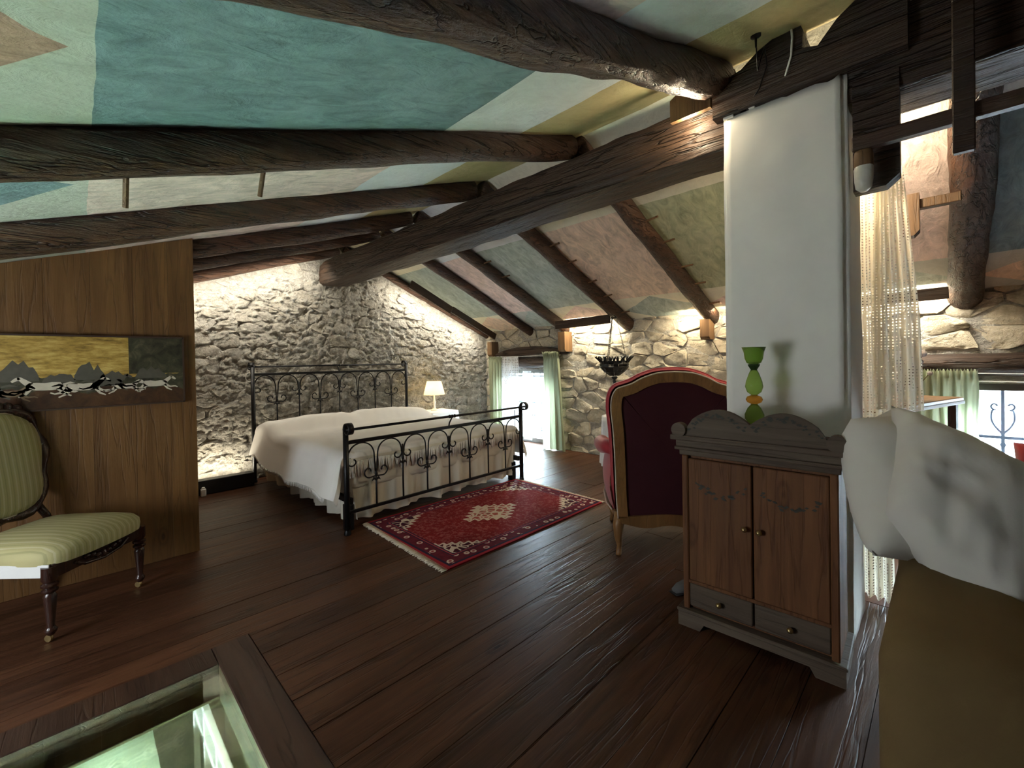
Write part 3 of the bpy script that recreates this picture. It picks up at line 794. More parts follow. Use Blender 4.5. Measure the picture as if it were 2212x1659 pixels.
# outside: lane and houses across it
LANE = plain('lane_stone', (.11, .115, .12), .9, 0, 1.5, .3)
G_ = tag(G().bx(-40, 30, 5.6, 40, -3.2, -3.0).obj('ground_outside', LANE), kind='structure')
t = thing('house_facade', 'stone house across the lane seen bright through the windows', 'building', (0, 15, -3))
HW = plain('facade_stone', (.13, .13, .13), .9, 0, 1.2, .35)
G().bx(-30, 14, 0, .4, 0, 6.2).obj('facade_wall', HW, t)
fw = plain('far_window_paint', (.05, .055, .065), .6)
for xx in (-17, -14.2, -11.6, -9, -6, -3, .9, 1.9, 4.2):
    for zz in (1.4, 4.0): G().bx(xx, xx + .7, -.05, .02, zz, zz + 1.1).obj('window', fw, t)

# lintels
def lintel(name, prof, y0, y1, label, mat):
    o = G().prism(prof, y0, y1).obj(name, mat); return tag(o, label, 'lintel')
arch = [(-5.42, 1.33), (-5.36, 1.40), (-5.1, 1.47), (-4.8, 1.515), (-4.45, 1.52), (-4.15, 1.50), (-3.92, 1.45), (-3.80, 1.40), (-3.85, 1.38), (-4.1, 1.40), (-4.5, 1.40), (-4.9, 1.37), (-5.2, 1.34)]
lintel('wooden_lintel', arch, YW - .085, YW + .05, 'arched brown timber lintel over the lace-curtained window', DARKX)
o = log((-5.26, YW - .005, 1.27), (-4.02, YW - .005, 1.27), .085, .082, 71, lump=.1).obj('lintel_log', wood('weathered_log', (.20, .155, .13), (.06, .045, .038), 'x', .6, .6, .8), smooth=True)
tag(o, 'grey weathered log lintel under the arched timber above the window', 'lintel')
o = log((-.28, YW - .02, 1.21), (1.5, YW - .02, 1.21), .085, .09, 33, lump=.12).obj('lintel_log', DARKX, smooth=True)
tag(o, 'dark cracked timber lintel over the scroll-grilled window', 'lintel')
# curtain wires
for (a, b, y, z, lab) in [((-5.45), -3.9, YW - .12, 1.375, 'thin pale curtain wire under the arched lintel'), (-.35, 1.4, YW - .13, 1.145, 'upper thin pale curtain wire over the scroll-grilled window'), (-.35, 1.4, YW - .13, 1.085, 'lower thin pale curtain wire over the scroll-grilled window')]:
    tag(G().tube([(a, y, z), ((a + b) / 2, y, z - .004), (b, y, z)], .004, 6).obj('curtain_wire', WHITE, smooth=True), lab, 'curtain wire')

def curtain(name, x0, x1, y, z0, z1, folds, amp, mat, label, cat='curtain', flare=.0, ruffle=0, seed=0, pinch=.0, nz_=26, sway=0):
    """hanging cloth with folds; ruffle = height of the gathered heading"""
    nu = max(40, folds * 12)
    def fn(a, b):
        z = z0 + (z1 - z0) * b
        wv = sin(a * folds * 2 * pi + .7 * nz(seed, b * 1.5)) + .35 * sin(a * folds * 4.3 * pi + 1.3 + b * 2)
        am = amp * (.55 + .45 * (1 - b)) * (1 + .3 * nz(a * 4 + seed, b * 2))
        xc = (x0 + x1) / 2; hw = (x1 - x0) / 2 * (1 + flare * (1 - b) - pinch * max(0, 1 - abs(b - .45) / .4))
        yy = y + am * wv
        if ruffle and z > z1 - ruffle:
            e = (z - (z1 - ruffle)) / ruffle; yy = y + amp * (.5 + .9 * e) * sin(a * folds * 4 * pi + seed) ; z += .012 * sin(a * folds * 7 * pi)
        return (xc + (a * 2 - 1) * hw + .010 * nz(a * 9 + seed, b * 4) + sway * (1 - b), yy, z)
    o = G().grid(fn, nu, nz_).obj(name, mat, smooth=True)
    return tag(o, label, cat)
curtain('green_curtain', -5.42, -5.12, YW - .13, .02, 1.37, 4, .022, GREENC, 'narrow sage green curtain in the corner beside the stone gable', ruffle=.05, seed=2)
curtain('lace_curtain', -5.16, -4.76, YW - .10, .03, 1.37, 5, .012, LACE_W, 'white patterned lace curtain pulled aside at the window near the bed', seed=5)
curtain('lace_curtain', -4.74, -4.56, YW - .02, .06, 1.14, 3, .01, LACE_W, 'narrow strip of pale lace inside the window beside the bars', seed=8)
curtain('green_curtain', -4.18, -3.90, YW - .16, .01, 1.42, 4, .035, GREENC, 'sage green curtain gathered at the right side of the window near the iron basket', ruffle=.06, flare=.55, seed=4, sway=.03)
curtain('green_curtain', -.22, .17, YW - .17, .02, 1.17, 6, .03, GREENC, 'sage green curtain with ruffled heading behind the tall wooden table', ruffle=.07, flare=.12, seed=6)
# lace canopy behind the pillar
def canopy():
    t = thing('lace_canopy', 'cream lace canopy curtain hanging down behind the white pillar', 'lace canopy', (-.20, 2.95, 0))
    for i, (x0, x1, y, fl, sd) in enumerate([(-.17, -.02, 0, .0, 3), (-.05, .055, -.04, .75, 9)]):
        def fn(a, b):
            z0_ = 1.02 if i else .02; z = z0_ + (2.24 - z0_) * b; f = 1 - b
            wv = sin(a * 4 * 2 * pi + sd + .8 * nz(sd, b * 2))
            hw = (x1 - x0) / 2 * (1 + fl * min(1, f * 1.6)); xc = (x0 + x1) / 2 + .03 * f
            
            return (xc + (a * 2 - 1) * hw, y + .022 * wv * (.4 + f), z)
        G().grid(fn, 48, 50).obj('lace_panel', LACE_C, t, smooth=True)
    G().lathe([(.02, 2.22), (.05, 2.20), (.06, 2.24), (.02, 2.27)], (-.06, 0, 0), 12).obj('gather_ring', CORB, t, angle=40)
canopy()
o = thing('wood_bracket', 'brown wooden bracket with a peg reaching to the shiny rafter beside the lace canopy', 'bracket', (-.15, 3.6, 2.13))
G().prism([(-.035, -.12), (.02, -.12), (.045, -.09), (.045, .13), (-.035, .13)], -.05, .05).obj('block', BRK, o)
G().bx(.04, .22, -.03, .03, .04, .095, .004).obj('arm', BRK, o)

# ------------------------------------------------------------------ iron bed
def spiral(c, r0, r1, a0, a1, n=18):
    return [(c[0] + (r0 + (r1 - r0) * i / n) * cos(a0 + (a1 - a0) * i / n), c[1] + (r0 + (r1 - r0) * i / n) * sin(a0 + (a1 - a0) * i / n)) for i in range(n + 1)]
def bed():
    root = thing('iron_bed', 'black wrought-iron double bed with scrolled headboard and footboard', 'bed', (-3.25, 2.41, 0), radians(181.5))
    HW_ = .985
    def end_frame(lx, ztop, z1, z2, zb, out, zs):
        for s in (-1, 1):
            P = [(lx, s * HW_, .0), (lx, s * HW_, ztop - .06)]
            for i in range(15):
                a = pi - (pi * 1.75) * i / 14; r = .052 - .02 * i / 14
                P.append((lx + out * (.052 + r * cos(a)), s * HW_, ztop - .055 + r * sin(a)))
            G().tube(P[:2], .021, 10).obj('post', IRON, root, smooth=True)
            vs = G()
            for (px, py, pz) in P[1:]: pass
            W = .022; pts = P[1:]; V_, F_ = [], []
            for i, p in enumerate(pts):
                V_ += [(p[0], p[1] - W, p[2]), (p[0], p[1] + W, p[2])]
                if i: F_.append((2 * i - 2, 2 * i - 1, 2 * i + 1, 2 * i))
            so = G().add(V_, F_).obj('post_scroll', IRON, root, smooth=True)
            md = so.modifiers.new('thickness', 'SOLIDIFY'); md.thickness = .008; md.offset = 0
            G().lathe([(.026, 0), (.028, .01), (.022, .03), (.02, .04)], (lx, s * HW_, 0), 12).obj('foot', IRON, root, angle=40)
        xo = lx + out * .055
        G().tube([(xo, -HW_ - .02, z1), (xo, HW_ + .02, z1)], .0105, 8).obj('top_rail', IRON, root, smooth=True)
        G().bx(lx - .011, lx + .011, -HW_, HW_, z2 - .014, z2 + .014, .003).obj('rail', IRON, root)
        G().bx(lx - .011, lx + .011, -HW_, HW_, zb - .012, zb + .012, .003).obj('lower_rail', IRON, root)
        # centre tie between the two upper rails
        g = G(); g.tube([(lx, .0, z2), (lx + out * .01, .0, z2 + .04), (xo, .0, z1 - .005)], .007, 6)
        for q in (-.028, 0, .028): g.ball((xo, q, z1), .017, n=8)
        g.obj('rail_knot', IRON, root, smooth=True)
        nb = 7; gp = 2 * HW_ / (nb + 1)
        for k in range(nb):
            yb = -HW_ + gp * (k + 1); odd = k % 2 == 0
            G().tube([(lx, yb, zb), (lx, yb, (zs + .16) if not odd else zs)], .0075, 6).obj('bar', IRON, root, smooth=True)
            lk = zs - .04 if odd else zs + .05
            g = G(); g.ball((lx, yb, lk), (.013, .013, .028), n=8)
            for s in (-1, 1): g.tube([(lx, yb, lk - .05), (lx, yb + s * .02, lk - .035), (lx, yb + s * .038, lk - .055)], [.008, .011, .002], 6)
            g.obj('leaf_knot', IRON, root, smooth=True)
            if odd:
                for s in (-1, 1):
                    # tall arc: up from the bar, over, down to the next bar, small curl
                    A = gp - .012; zc = zs + .10; zt_ = z2 - .016; P = [(lx, yb + s * .006, zs - .02)]
                    for i in range(19):
                        a = pi - pi * i / 18
                        sk = .10 if i < 9 else 0
                        P.append((lx, yb + s * (A * .53 + A * .47 * cos(a)), zc + (zt_ - zc) * sin(a) ** .8 - (0 if i > 0 else .0)))
                    last = s * A
                    for (cu, cv) in spiral((A - .042, zc - .012), .046, .014, .15, -pi * 1.35, 16): P.append((lx, yb + s * cu, cv))
                    G().tube(P, .006, 6).obj('arc_scroll', IRON, root, smooth=True)
                    P = [(lx, yb, zs - .055), (lx, yb + s * .02, zs - .06)]
                    for (cu, cv) in spiral((.062, zs - .015), .05, .013, -pi * .6, pi * 1.05, 18): P.append((lx, yb + s * cu, cv))
                    G().tube(P, [.006] * len(P), 6).obj('small_scroll', IRON, root, smooth=True)
    end_frame(0, .86, .805, .70, .165, -1, .46)
    end_frame(2.22, 1.34, 1.285, 1.20, .22, 1, .94)
    for s in (-1, 1):
        G().bx(0, 2.22, s * (HW_ - .04) - .012, s * (HW_ - .04) + .012, .22, .27, .003).obj('side_rail', IRON, root)
    G().bx(.06, .13, -.96, -.90, 0, .2, .004).obj('slat_leg', IRON, root); G().bx(.06, .13, .90, .96, 0, .2, .004).obj('slat_leg', IRON, root)
    G().bx(.06, 2.17, -.92, .92, .30, .57, .06, seg=3).obj('mattress', SKIRT, root, angle=50)
    # ruffled skirt round three sides
    path = []; 
    def skirt(P, name='bed_skirt'):
        L = [0]
        for i in range(1, len(P)): L.append(L[-1] + (Vector(P[i]) - Vector(P[i - 1])).length)
        n = int(L[-1] / .012)
        def fn(a, b):
            d = a * L[-1]; i = max(j for j in range(len(L)) if L[j] <= d + 1e-9); i = min(i, len(P) - 2); q = (d - L[i]) / max(1e-6, L[i + 1] - L[i])
            p = Vector(P[i]).lerp(Vector(P[i + 1]), q); tn = (Vector(P[i + 1]) - Vector(P[i])).normalized(); nn = Vector((-tn.y, tn.x))
            f = 1 - b
            wv = .034 * f * sin(d * 21 + 2.2 * nz(d * 1.8)) + .014 * f * sin(d * 55) + .05 * f
            p = p + nn * wv
            return (p.x, p.y, .56 - .50 * f + .028 * f * nz(d * 6, 3))
        G().grid(fn, n, 10).obj(name, SKIRT, root, smooth=True)
    skirt([(2.15, .93), (.07, .93)][::-1] and [(2.15, -.95), (.06, -.95)][::-1]); skirt([(2.15, .95), (.06, .95)]); 
    skirt([(.06, .95), (.045, -.95)])
    return root
BED = bed()
def spread():
    root = thing('bedspread', 'off-white woven bedspread with knotted fringe draped over the iron bed', 'bedspread', (-3.25, 2.41, 0), radians(181.5))
    w0, l1, foot = .90, 2.16, .115
    dS = .40
    def top(s, t):
        e = max(0, min(1, (s - 1.50) / .28)); e = e * e * (3 - 2 * e)
        hump = .12 * e * (1 - .55 * max(0, (s - 1.95) / .25)) * (1 - .35 * max(0, abs(t) - .55) / .4) * (1 - .22 * max(0, 1 - abs(t) / .12))
        return .605 + hump + .014 * nz(s * 2.2, t * 2.2) + .006 * nz(s * 9, t * 6) + .004 * nz(s * 5 + t * 14, t * 3)
    S0 = .14                                    # drop at the foot
    def fn(a, b):
        s = -S0 + a * (l1 + S0 - foot); t = -(w0 + dS) + b * 2 * (w0 + dS)
        ss = max(s, 0) + foot; tt = max(-w0, min(w0, t)); es = max(0, -s); et = abs(t) - w0 if abs(t) > w0 else 0
        z = top(ss, tt)
        sg = 1 if t > 0 else -1
        x_, y_ = ss, tt
        if et > 0:
            r = .10
            if et < r * 1.57: a_ = et / r; y_ = sg * (w0 + r * sin(a_)); z -= r * (1 - cos(a_))
            else: y_ = sg * (w0 + r + .28 * (et - r * 1.57)); z -= r + (et - r * 1.57) * .95
            y_ += sg * (.022 * sin(s * 8.5 + 1) + .012 * nz(s * 5, t)) * min(1, et / .2)
            dropk = 1
        if es > 0:
            r = .045
            if es < r * 1.57: a_ = es / r; x_ = foot - r * sin(a_); z -= r * (1 - cos(a_))
            else: x_ = foot - r - .02 * (es - r * 1.57); z -= r + es - r * 1.57
            x_ += .008 * sin(t * 14)
        if et > 0 and es > 0: x_ = foot - .03 - .08 * min(1, et / .3); z += es * .5
        return (x_, y_, max(.09, z))
    G().grid(fn, 90, 120).obj('cover_cloth', SPREAD, root, smooth=True)
    # hem bands on the hanging side: slightly proud woven line
    fr = G(); rng = random.Random(4)
    tt = -w0 - .05
    while tt < w0 + .05:
        z0 = .535 + .012 * nz(tt * 5); x0 = foot - .066
        L = rng.uniform(.085, .13); dx = rng.uniform(-.02, .02)
        fr.tube([(x0, tt, z0), (x0 - .004, tt + dx * .4, z0 - .03), (x0 - .002 + rng.uniform(-.006, .003), tt + dx, z0 - L)], [.009, .008, .0045], 5); tt += .0125
    tag(fr.obj('fringe', SPREAD, root, smooth=True), kind='stuff')
    fr = G(); s = .15
    while s < 2.1:
        zb = fn((s - foot + S0) / (l1 + S0 - foot), 1.0); 
        fr.tube([zb, (zb[0] + rng.uniform(-.01, .01), zb[1] + .004, zb[2] - .035)], [.006, .003], 4); s += .02
    tag(fr.obj('side_fringe', SPREAD, root, smooth=True), kind='stuff')
spread()
# white cord loop on the headboard post
g = G(); g.tube([(0, .035 * cos(a * pi / 8), .05 * sin(a * pi / 8)) for a in range(17)], .003, 5)
o = g.obj('cord_loop', WHITE, smooth=True); o.location = (-5.445, 1.335, 1.17); tag(o, 'thin white cord loop hanging on the headboard post', 'cord')

# ------------------------------------------------------------------ bedside table and lamp
t = thing('bedside_table', 'small bedside table under a white cloth between bed and gable wall', 'bedside table', (-5.30, 3.72, 0))
G().bx(-.2, .2, -.22, .22, .56, .585, .004).obj('tabletop', CORB, t)
for a in (-.17, .17):
    for b in (-.19, .19): G().tube([(a, b, 0), (a, b, .57)], .018, 8).obj('leg', CORB, t, smooth=True)
t = thing('table_cloth', 'white cloth lying over the small bedside table', 'cloth', (-5.30, 3.72, 0))
def fn(a, b):
    u, v = (a * 2 - 1) * .36, (b * 2 - 1) * .38; x_, y_ = max(-.21, min(.21, u)), max(-.23, min(.23, v)); e = max(abs(u) - .21, abs(v) - .23, 0)
    return (x_ * (1 + e * .2), y_ * (1 + e * .2) + .01 * sin(u * 30) * (e > 0), .592 - e)
G().grid(fn, 30, 30).obj('cloth_sheet', SPREAD, t, smooth=True)
def lamp():
    t = thing('bedside_lamp', 'lit table lamp with cream cone shade beside the bed', 'table lamp', (-5.33, 3.70, .592))
    G().lathe([(.055, 0), (.055, .012), (.02, .03), (.013, .08), (.02, .12), (.013, .16), (.010, .26)], n=16).obj('base', WHITE, t, angle=50)
    sh = NT('lampshade_cloth'); sh.col((.9, .82, .55)); sh.rough(.9)
    tr = sh.node('ShaderNodeBsdfTranslucent', {'Color': (1, .9, .6, 1)}); mx = sh.node('ShaderNodeMixShader', {0: .6, 1: sh.b.outputs[0], 2: tr.outputs[0]})
    em = sh.node('ShaderNodeEmission', {'Color': (1, .80, .42, 1), 'Strength': .22}); ad = sh.node('ShaderNodeAddShader', {0: mx.outputs[0], 1: em.outputs[0]}); sh.put(sh.out.inputs[0], ad.outputs[0])
    g = G(); n = 28; V_, F_ = [], []
    for k in range(n):
        a = 2 * pi * k / n; V_ += [(.155 * cos(a), .155 * sin(a), .235), (.105 * cos(a), .105 * sin(a), .43)]
    for k in range(n): F_.append((2 * k, 2 * ((k + 1) % n), 2 * ((k + 1) % n) + 1, 2 * k + 1))
    so = g.add(V_, F_).obj('shade', sh.m, t, smooth=True); md = so.modifiers.new('thickness', 'SOLIDIFY'); md.thickness = .003
    G().lathe([(.012, .25), (.022, .29), (.025, .32), (.015, .345)], n=12).obj('bulb', plain('bulb_glow', (1, .9, .7), .5, emit=((1, .8, .45), 6)), t, smooth=True)
    point('bedside_bulb', (-5.33, 3.70, .592 + .33), 3.2, (1, .74, .36), .03)
lamp()

# ------------------------------------------------------------------ rug
def rug():
    root = thing('persian_rug', 'red oriental rug with cream medallion on the plank floor before the bed', 'rug', (-2.765, 2.48, 0))
    HX, HY = .565, .87
    t = NT('rug_wool'); v = t.coord(); X = t.sep(v)
    ax = t.math('ABSOLUTE', X[0]); ay = t.math('ABSOLUTE', X[1])
    d = t.math('MINIMUM', t.math('SUBTRACT', HX, ax), t.math('SUBTRACT', HY, ay))     # distance from the edge
    red, deep, wine, cream, navy = (.22, .016, .02), (.13, .01, .013), (.055, .007, .016), (.55, .47, .38), (.03, .02, .045)
    vo = t.vor(v, 30, 'F1', 0); vo2 = t.vor(v, 17, 'DISTANCE_TO_EDGE', 0); nn = t.noise(v, 38, 3, .7)
    spk = t.node('ShaderNodeMapRange', {'Value': nn, 'From Min': .50, 'From Max': .60}).outputs[0]
    field = t.mix(t.noise(v, 4, 2), red, deep); field = t.mix(t.math('MULTIPLY', spk, .34), field, (.40, .19, .17)); field = t.mix(t.math('MULTIPLY', t.math('LESS_THAN', vo, .16), .6), field, wine)
    # corner spandrels
    cd = t.math('ADD', t.math('MULTIPLY', t.math('SUBTRACT', HX - .155, ax), 1 / .21), t.math('MULTIPLY', t.math('SUBTRACT', HY - .155, ay), 1 / .27))
    cw = t.math('ADD', cd, t.math('MULTIPLY', t.math('SINE', t.math('MULTIPLY', t.math('SUBTRACT', ax, ay), 75.0)), .09))
    spand = t.mix(t.math('LESS_THAN', vo2, .09), t.mix(t.math('LESS_THAN', vo, .3), wine, navy), cream)
    field = t.mix(t.math('LESS_THAN', cw, 1.0), field, spand)
    field = t.mix(t.math('MULTIPLY', t.math('GREATER_THAN', cw, .90), t.math('LESS_THAN', cw, 1.06)), field, cream)
    # medallion: stepped lozenge
    md = t.math('ADD', t.math('MULTIPLY', ax, 1 / .26), t.math('MULTIPLY', ay, 1 / .36))
    mw = t.math('ADD', md, t.math('MULTIPLY', t.math('SINE', t.math('MULTIPLY', t.math('SUBTRACT', ax, ay), 62.0)), .10))
    inner = t.mix(t.math('LESS_THAN', vo2, .12), t.mix(t.math('LESS_THAN', vo, .28), (.33, .08, .07), (.16, .11, .07)), cream)
    field = t.mix(t.math('LESS_THAN', mw, .78), field, inner)
    field = t.mix(t.math('MULTIPLY', t.math('GREATER_THAN', mw, .70), t.math('LESS_THAN', mw, .82)), field, cream)
    # borders
    bv = t.vor(v, 15, 'F1', 0, .6); bord = t.mix(t.math('LESS_THAN', bv, .34), t.mix(t.noise(v, 26, 2), wine, (.16, .02, .035)), (.52, .40, .33)); bord = t.mix(t.math('LESS_THAN', bv, .17), bord, (.25, .03, .04))
    c = field
    def band(c, lo, hi, colr):
        return t.mix(t.math('MULTIPLY', t.math('GREATER_THAN', d, lo), t.math('LESS_THAN', d, hi)), c, colr)
    c = band(c, .125, .155, navy); c = band(c, .135, .145, (.32, .05, .06)); c = band(c, .045, .125, bord); c = band(c, .025, .045, navy); c = band(c, -1, .025, (.28, .02, .03))
    t.col(c); t.rough(.95); t.b.inputs['Specular IOR Level'].default_value = .1; t.bump(t.noise(v, 300, 2), .3, .004)
    def fn(a, b):
        x_, y_ = (a * 2 - 1) * HX, (b * 2 - 1) * HY
        return (x_ + .008 * nz(y_ * 2, 4), y_ - .03 * x_ , .010 + .002 * nz(x_ * 3, y_ * 3))
    g = G(); g.grid(fn, 24, 36); g.grid(lambda a, b: (fn(a, b)[0], fn(a, b)[1], .001), 24, 36)
    n = 25
    o = g.obj('pile', t.m, root, smooth=True)
    FRC = cloth('fringe_cotton', (.62, .56, .45), weave=100, bump=.1); rng = random.Random(3)
    for s in (-1, 1):
        f = G(); q = -HX
        while q < HX:
            y0 = s * HY - .03 * q; f.tube([(q, y0 - s * .01, .008), (q + rng.uniform(-.004, .004), y0 + s * .018, .006), (q + rng.uniform(-.008, .008), y0 + s * rng.uniform(.03, .042), .004)], [.004, .004, .002], 4); q += .0075
        tag(f.obj('fringe', FRC, root, smooth=True), kind='stuff')
    return root
rug()

# ------------------------------------------------------------------ armchair seen from behind
def armchair():
    root = thing('wing_armchair', 'red velvet armchair with curved wooden frame, its dark back turned to the pillar', 'armchair', (-1.27, 2.71, 0), radians(36))
    half = [(0, 1.215), (.10, 1.208), (.19, 1.178), (.25, 1.145), (.30, 1.128), (.345, 1.11), (.372, 1.06), (.378, .98), (.368, .88), (.36, .78), (.352, .6), (.345, .4), (.335, .25)]
    def sm(P):
        Q = []
        for i in range(len(P) - 1):
            for k in range(3):
                q = k / 3; p0, p1, p2, p3 = P[max(i - 1, 0)], P[i], P[i + 1], P[min(i + 2, len(P) - 1)]
                Q.append(tuple(.5 * (2 * p1[j] + (p2[j] - p0[j]) * q + (2 * p0[j] - 5 * p1[j] + 4 * p2[j] - p3[j]) * q * q + (3 * p1[j] - p0[j] - 3 * p2[j] + p3[j]) * q ** 3) for j in (0, 1)))
        return Q + [P[-1]]
    h = sm(half)
    outl = [(-x_, z_) for x_, z_ in h[::-1]] + h[1:]                 # open outline from bottom left over the top to bottom right
    c = (0, .72)
    def lean(z): return -.17 * max(0, z - .35)
    def inset(P, d):
        Q = []
        for i, p in enumerate(P):
            a, b = P[max(i - 1, 0)], P[min(i + 1, len(P) - 1)]; tx, tz = b[0] - a[0], b[1] - a[1]; L = hypot(tx, tz) or 1
            Q.append((p[0] + tz / L * d, p[1] - tx / L * d))
        return Q
    inn = inset(outl, .062)
    bot = .235
    def ring(A, B, y0, y1, mat, name):
        g = G(); n = len(A); V_ = []
        for P, y in ((A, y0), (B, y0), (B, y1), (A, y1)): V_ += [(p[0], y + lean(p[1]), p[1]) for p in P]
        F_ = []
        for r in range(4):
            for i in range(n - 1): F_.append((r * n + i, r * n + i + 1, ((r + 1) % 4) * n + i + 1, ((r + 1) % 4) * n + i))
        F_ += [(0, n, 2 * n, 3 * n), (n - 1, 2 * n - 1, 3 * n - 1, 4 * n - 1)]
        return g.add(V_, F_).obj(name, mat, root, angle=40)
    ring(outl, inn, -.02, .05, ARMW, 'back_frame')
    # bottom rail, gently scalloped
    g = G(); V_, F_ = [], []
    n = 24
    for i in range(n + 1):
        a = -.335 + .67 * i / n; zb = .205 + .02 * cos(i / n * 4 * pi) * .6; zt_ = .275 + .012 * cos(i / n * 2 * pi + pi)
        for y in (-.02, .05): V_ += [(a, y, zb), (a, y, zt_)]
    for i in range(n):
        b = i * 4
        F_ += [(b, b + 4, b + 5, b + 1), (b + 2, b + 3, b + 7, b + 6), (b + 1, b + 5, b + 7, b + 3), (b, b + 2, b + 6, b + 4)]
    g.add(V_, F_).obj('bottom_rail', ARMW, root, angle=40)
    # dark back panel
    P = inset(outl, .055); g = G(); n = len(P)
    cc = [(0, lean(.7) + -.008, .7)]
    V_ = [(p[0], lean(p[1]) - .002, max(.26, p[1])) for p in P] + [(p[0] * .6, lean(.7 + (p[1] - .7) * .6) - .02, .7 + (max(.26, p[1]) - .7) * .6) for p in P] + [(0, lean(.7) - .026, .7)]
    F_ = [(i, i + 1, n + i + 1, n + i) for i in range(n - 1)] + [(n + i, n + i + 1, 2 * n) for i in range(n - 1)] + [(n - 1, 0, n, 2 * n - 1), (2 * n - 1, n, 2 * n)]
    g.add(V_, F_).obj('back_panel', WINE, root, smooth=True)
    G().add([(p[0], lean(p[1]) + .006, max(.26, p[1])) for p in P] + [(p[0], lean(p[1]) + .03, max(.26, p[1])) for p in P], [tuple(range(n)), tuple(range(n, 2 * n))] + [(i, i + 1, n + i + 1, n + i) for i in range(n - 1)]).obj('back_lining', WINE, root)
    # red upholstered inner back, fatter than the frame so it shows above it
    fat = inset(outl, -.028); fat2 = inset(outl, -.012); flat = inset(outl, .03)
    g = G(); n = len(fat); V_ = []
    rows = [(fat2, .05), (fat, .075), (fat, .13), (fat2, .165), (flat, .185)]
    for P_, y in rows: V_ += [(p[0], y + lean(p[1]), max(.25, p[1])) for p in P_]
    V_.append((0, .17 + lean(.7), .7)); F_ = []
    for r in range(4):
        for i in range(n - 1): F_.append((r * n + i, r * n + i + 1, (r + 1) * n + i + 1, (r + 1) * n + i))
    F_ += [(4 * n + i, 4 * n + i + 1, 5 * n) for i in range(n - 1)]
    g.add(V_, F_).obj('back_upholstery', RED, root, smooth=True)
    pc = cloth('pale_piping', (.62, .50, .40), weave=80)
    e = inset(outl, -.002)
    G().tube([(p[0], -.018 + lean(p[1]), p[1]) for p in e], .0045, 6).obj('piping', pc, root, smooth=True)
    e = inset(outl, -.024)
    G().tube([(p[0], .072 + lean(p[1]), p[1]) for p in e], .006, 6).obj('piping', RED, root, smooth=True)
    # arms with side panels, wings
    for s in (-1, 1):
        g = G(); P_ = [(s * .37, .02, .70), (s * .395, .12, .70), (s * .41, .28, .675), (s * .415, .46, .66), (s * .40, .58, .64), (s * .385, .62, .60)]
        g.tube(P_, [.035, .05, .058, .06, .055, .03], 14); g.obj('arm', RED, root, smooth=True)
        def fn(a, b):
            y = .04 + .6 * a; z = .27 + (.66 - .27) * b; bulge = .035 * sin(pi * b) + .03 * sin(pi * a)
            return (s * (.35 + bulge), y, z)
        g = G(); g.grid(fn, 14, 12); g.grid(lambda a, b: (fn(a, b)[0] - s * .06, fn(a, b)[1], fn(a, b)[2]), 14, 12); g.obj('side_panel', RED, root, smooth=True)
        G().tube([(s * .352, .04, .27), (s * .375, .2, .262), (s * .38, .45, .262), (s * .365, .64, .27)], .02, 8).obj('side_rail', ARMW, root, smooth=True)
        G().tube([(s * .374, .045, .29), (s * .40, .2, .285), (s * .402, .45, .285), (s * .385, .62, .29)], .006, 6).obj('piping', pc, root, smooth=True)
        # cabriole legs
        for y, f in ((.02, -1), (.62, 1)):
            G().tube([(s * .325, y, .28), (s * .335, y + f * .015, .2), (s * .338, y + f * .022, .13), (s * .33, y + f * .005, .06), (s * .335, y + f * .012, .015), (s * .338, y + f * .025, 0)],
                     [.034, .036, .027, .017, .019, .016], 10).obj('leg', ARMW, root, smooth=True)
    g = G(); g.bx(-.33, .33, .08, .64, .28, .36, .02, seg=2); g.obj('seat_base', RED, root, angle=60)
    g = G(); g.bx(-.33, .33, .14, .66, .36, .50, .05, seg=4); g.obj('seat_cushion', RED, root, smooth=True)
    G().tube([(-.33, .64, .27), (0, .66, .25), (.33, .64, .27)], .022, 8).obj('front_rail', ARMW, root, smooth=True)
armchair()

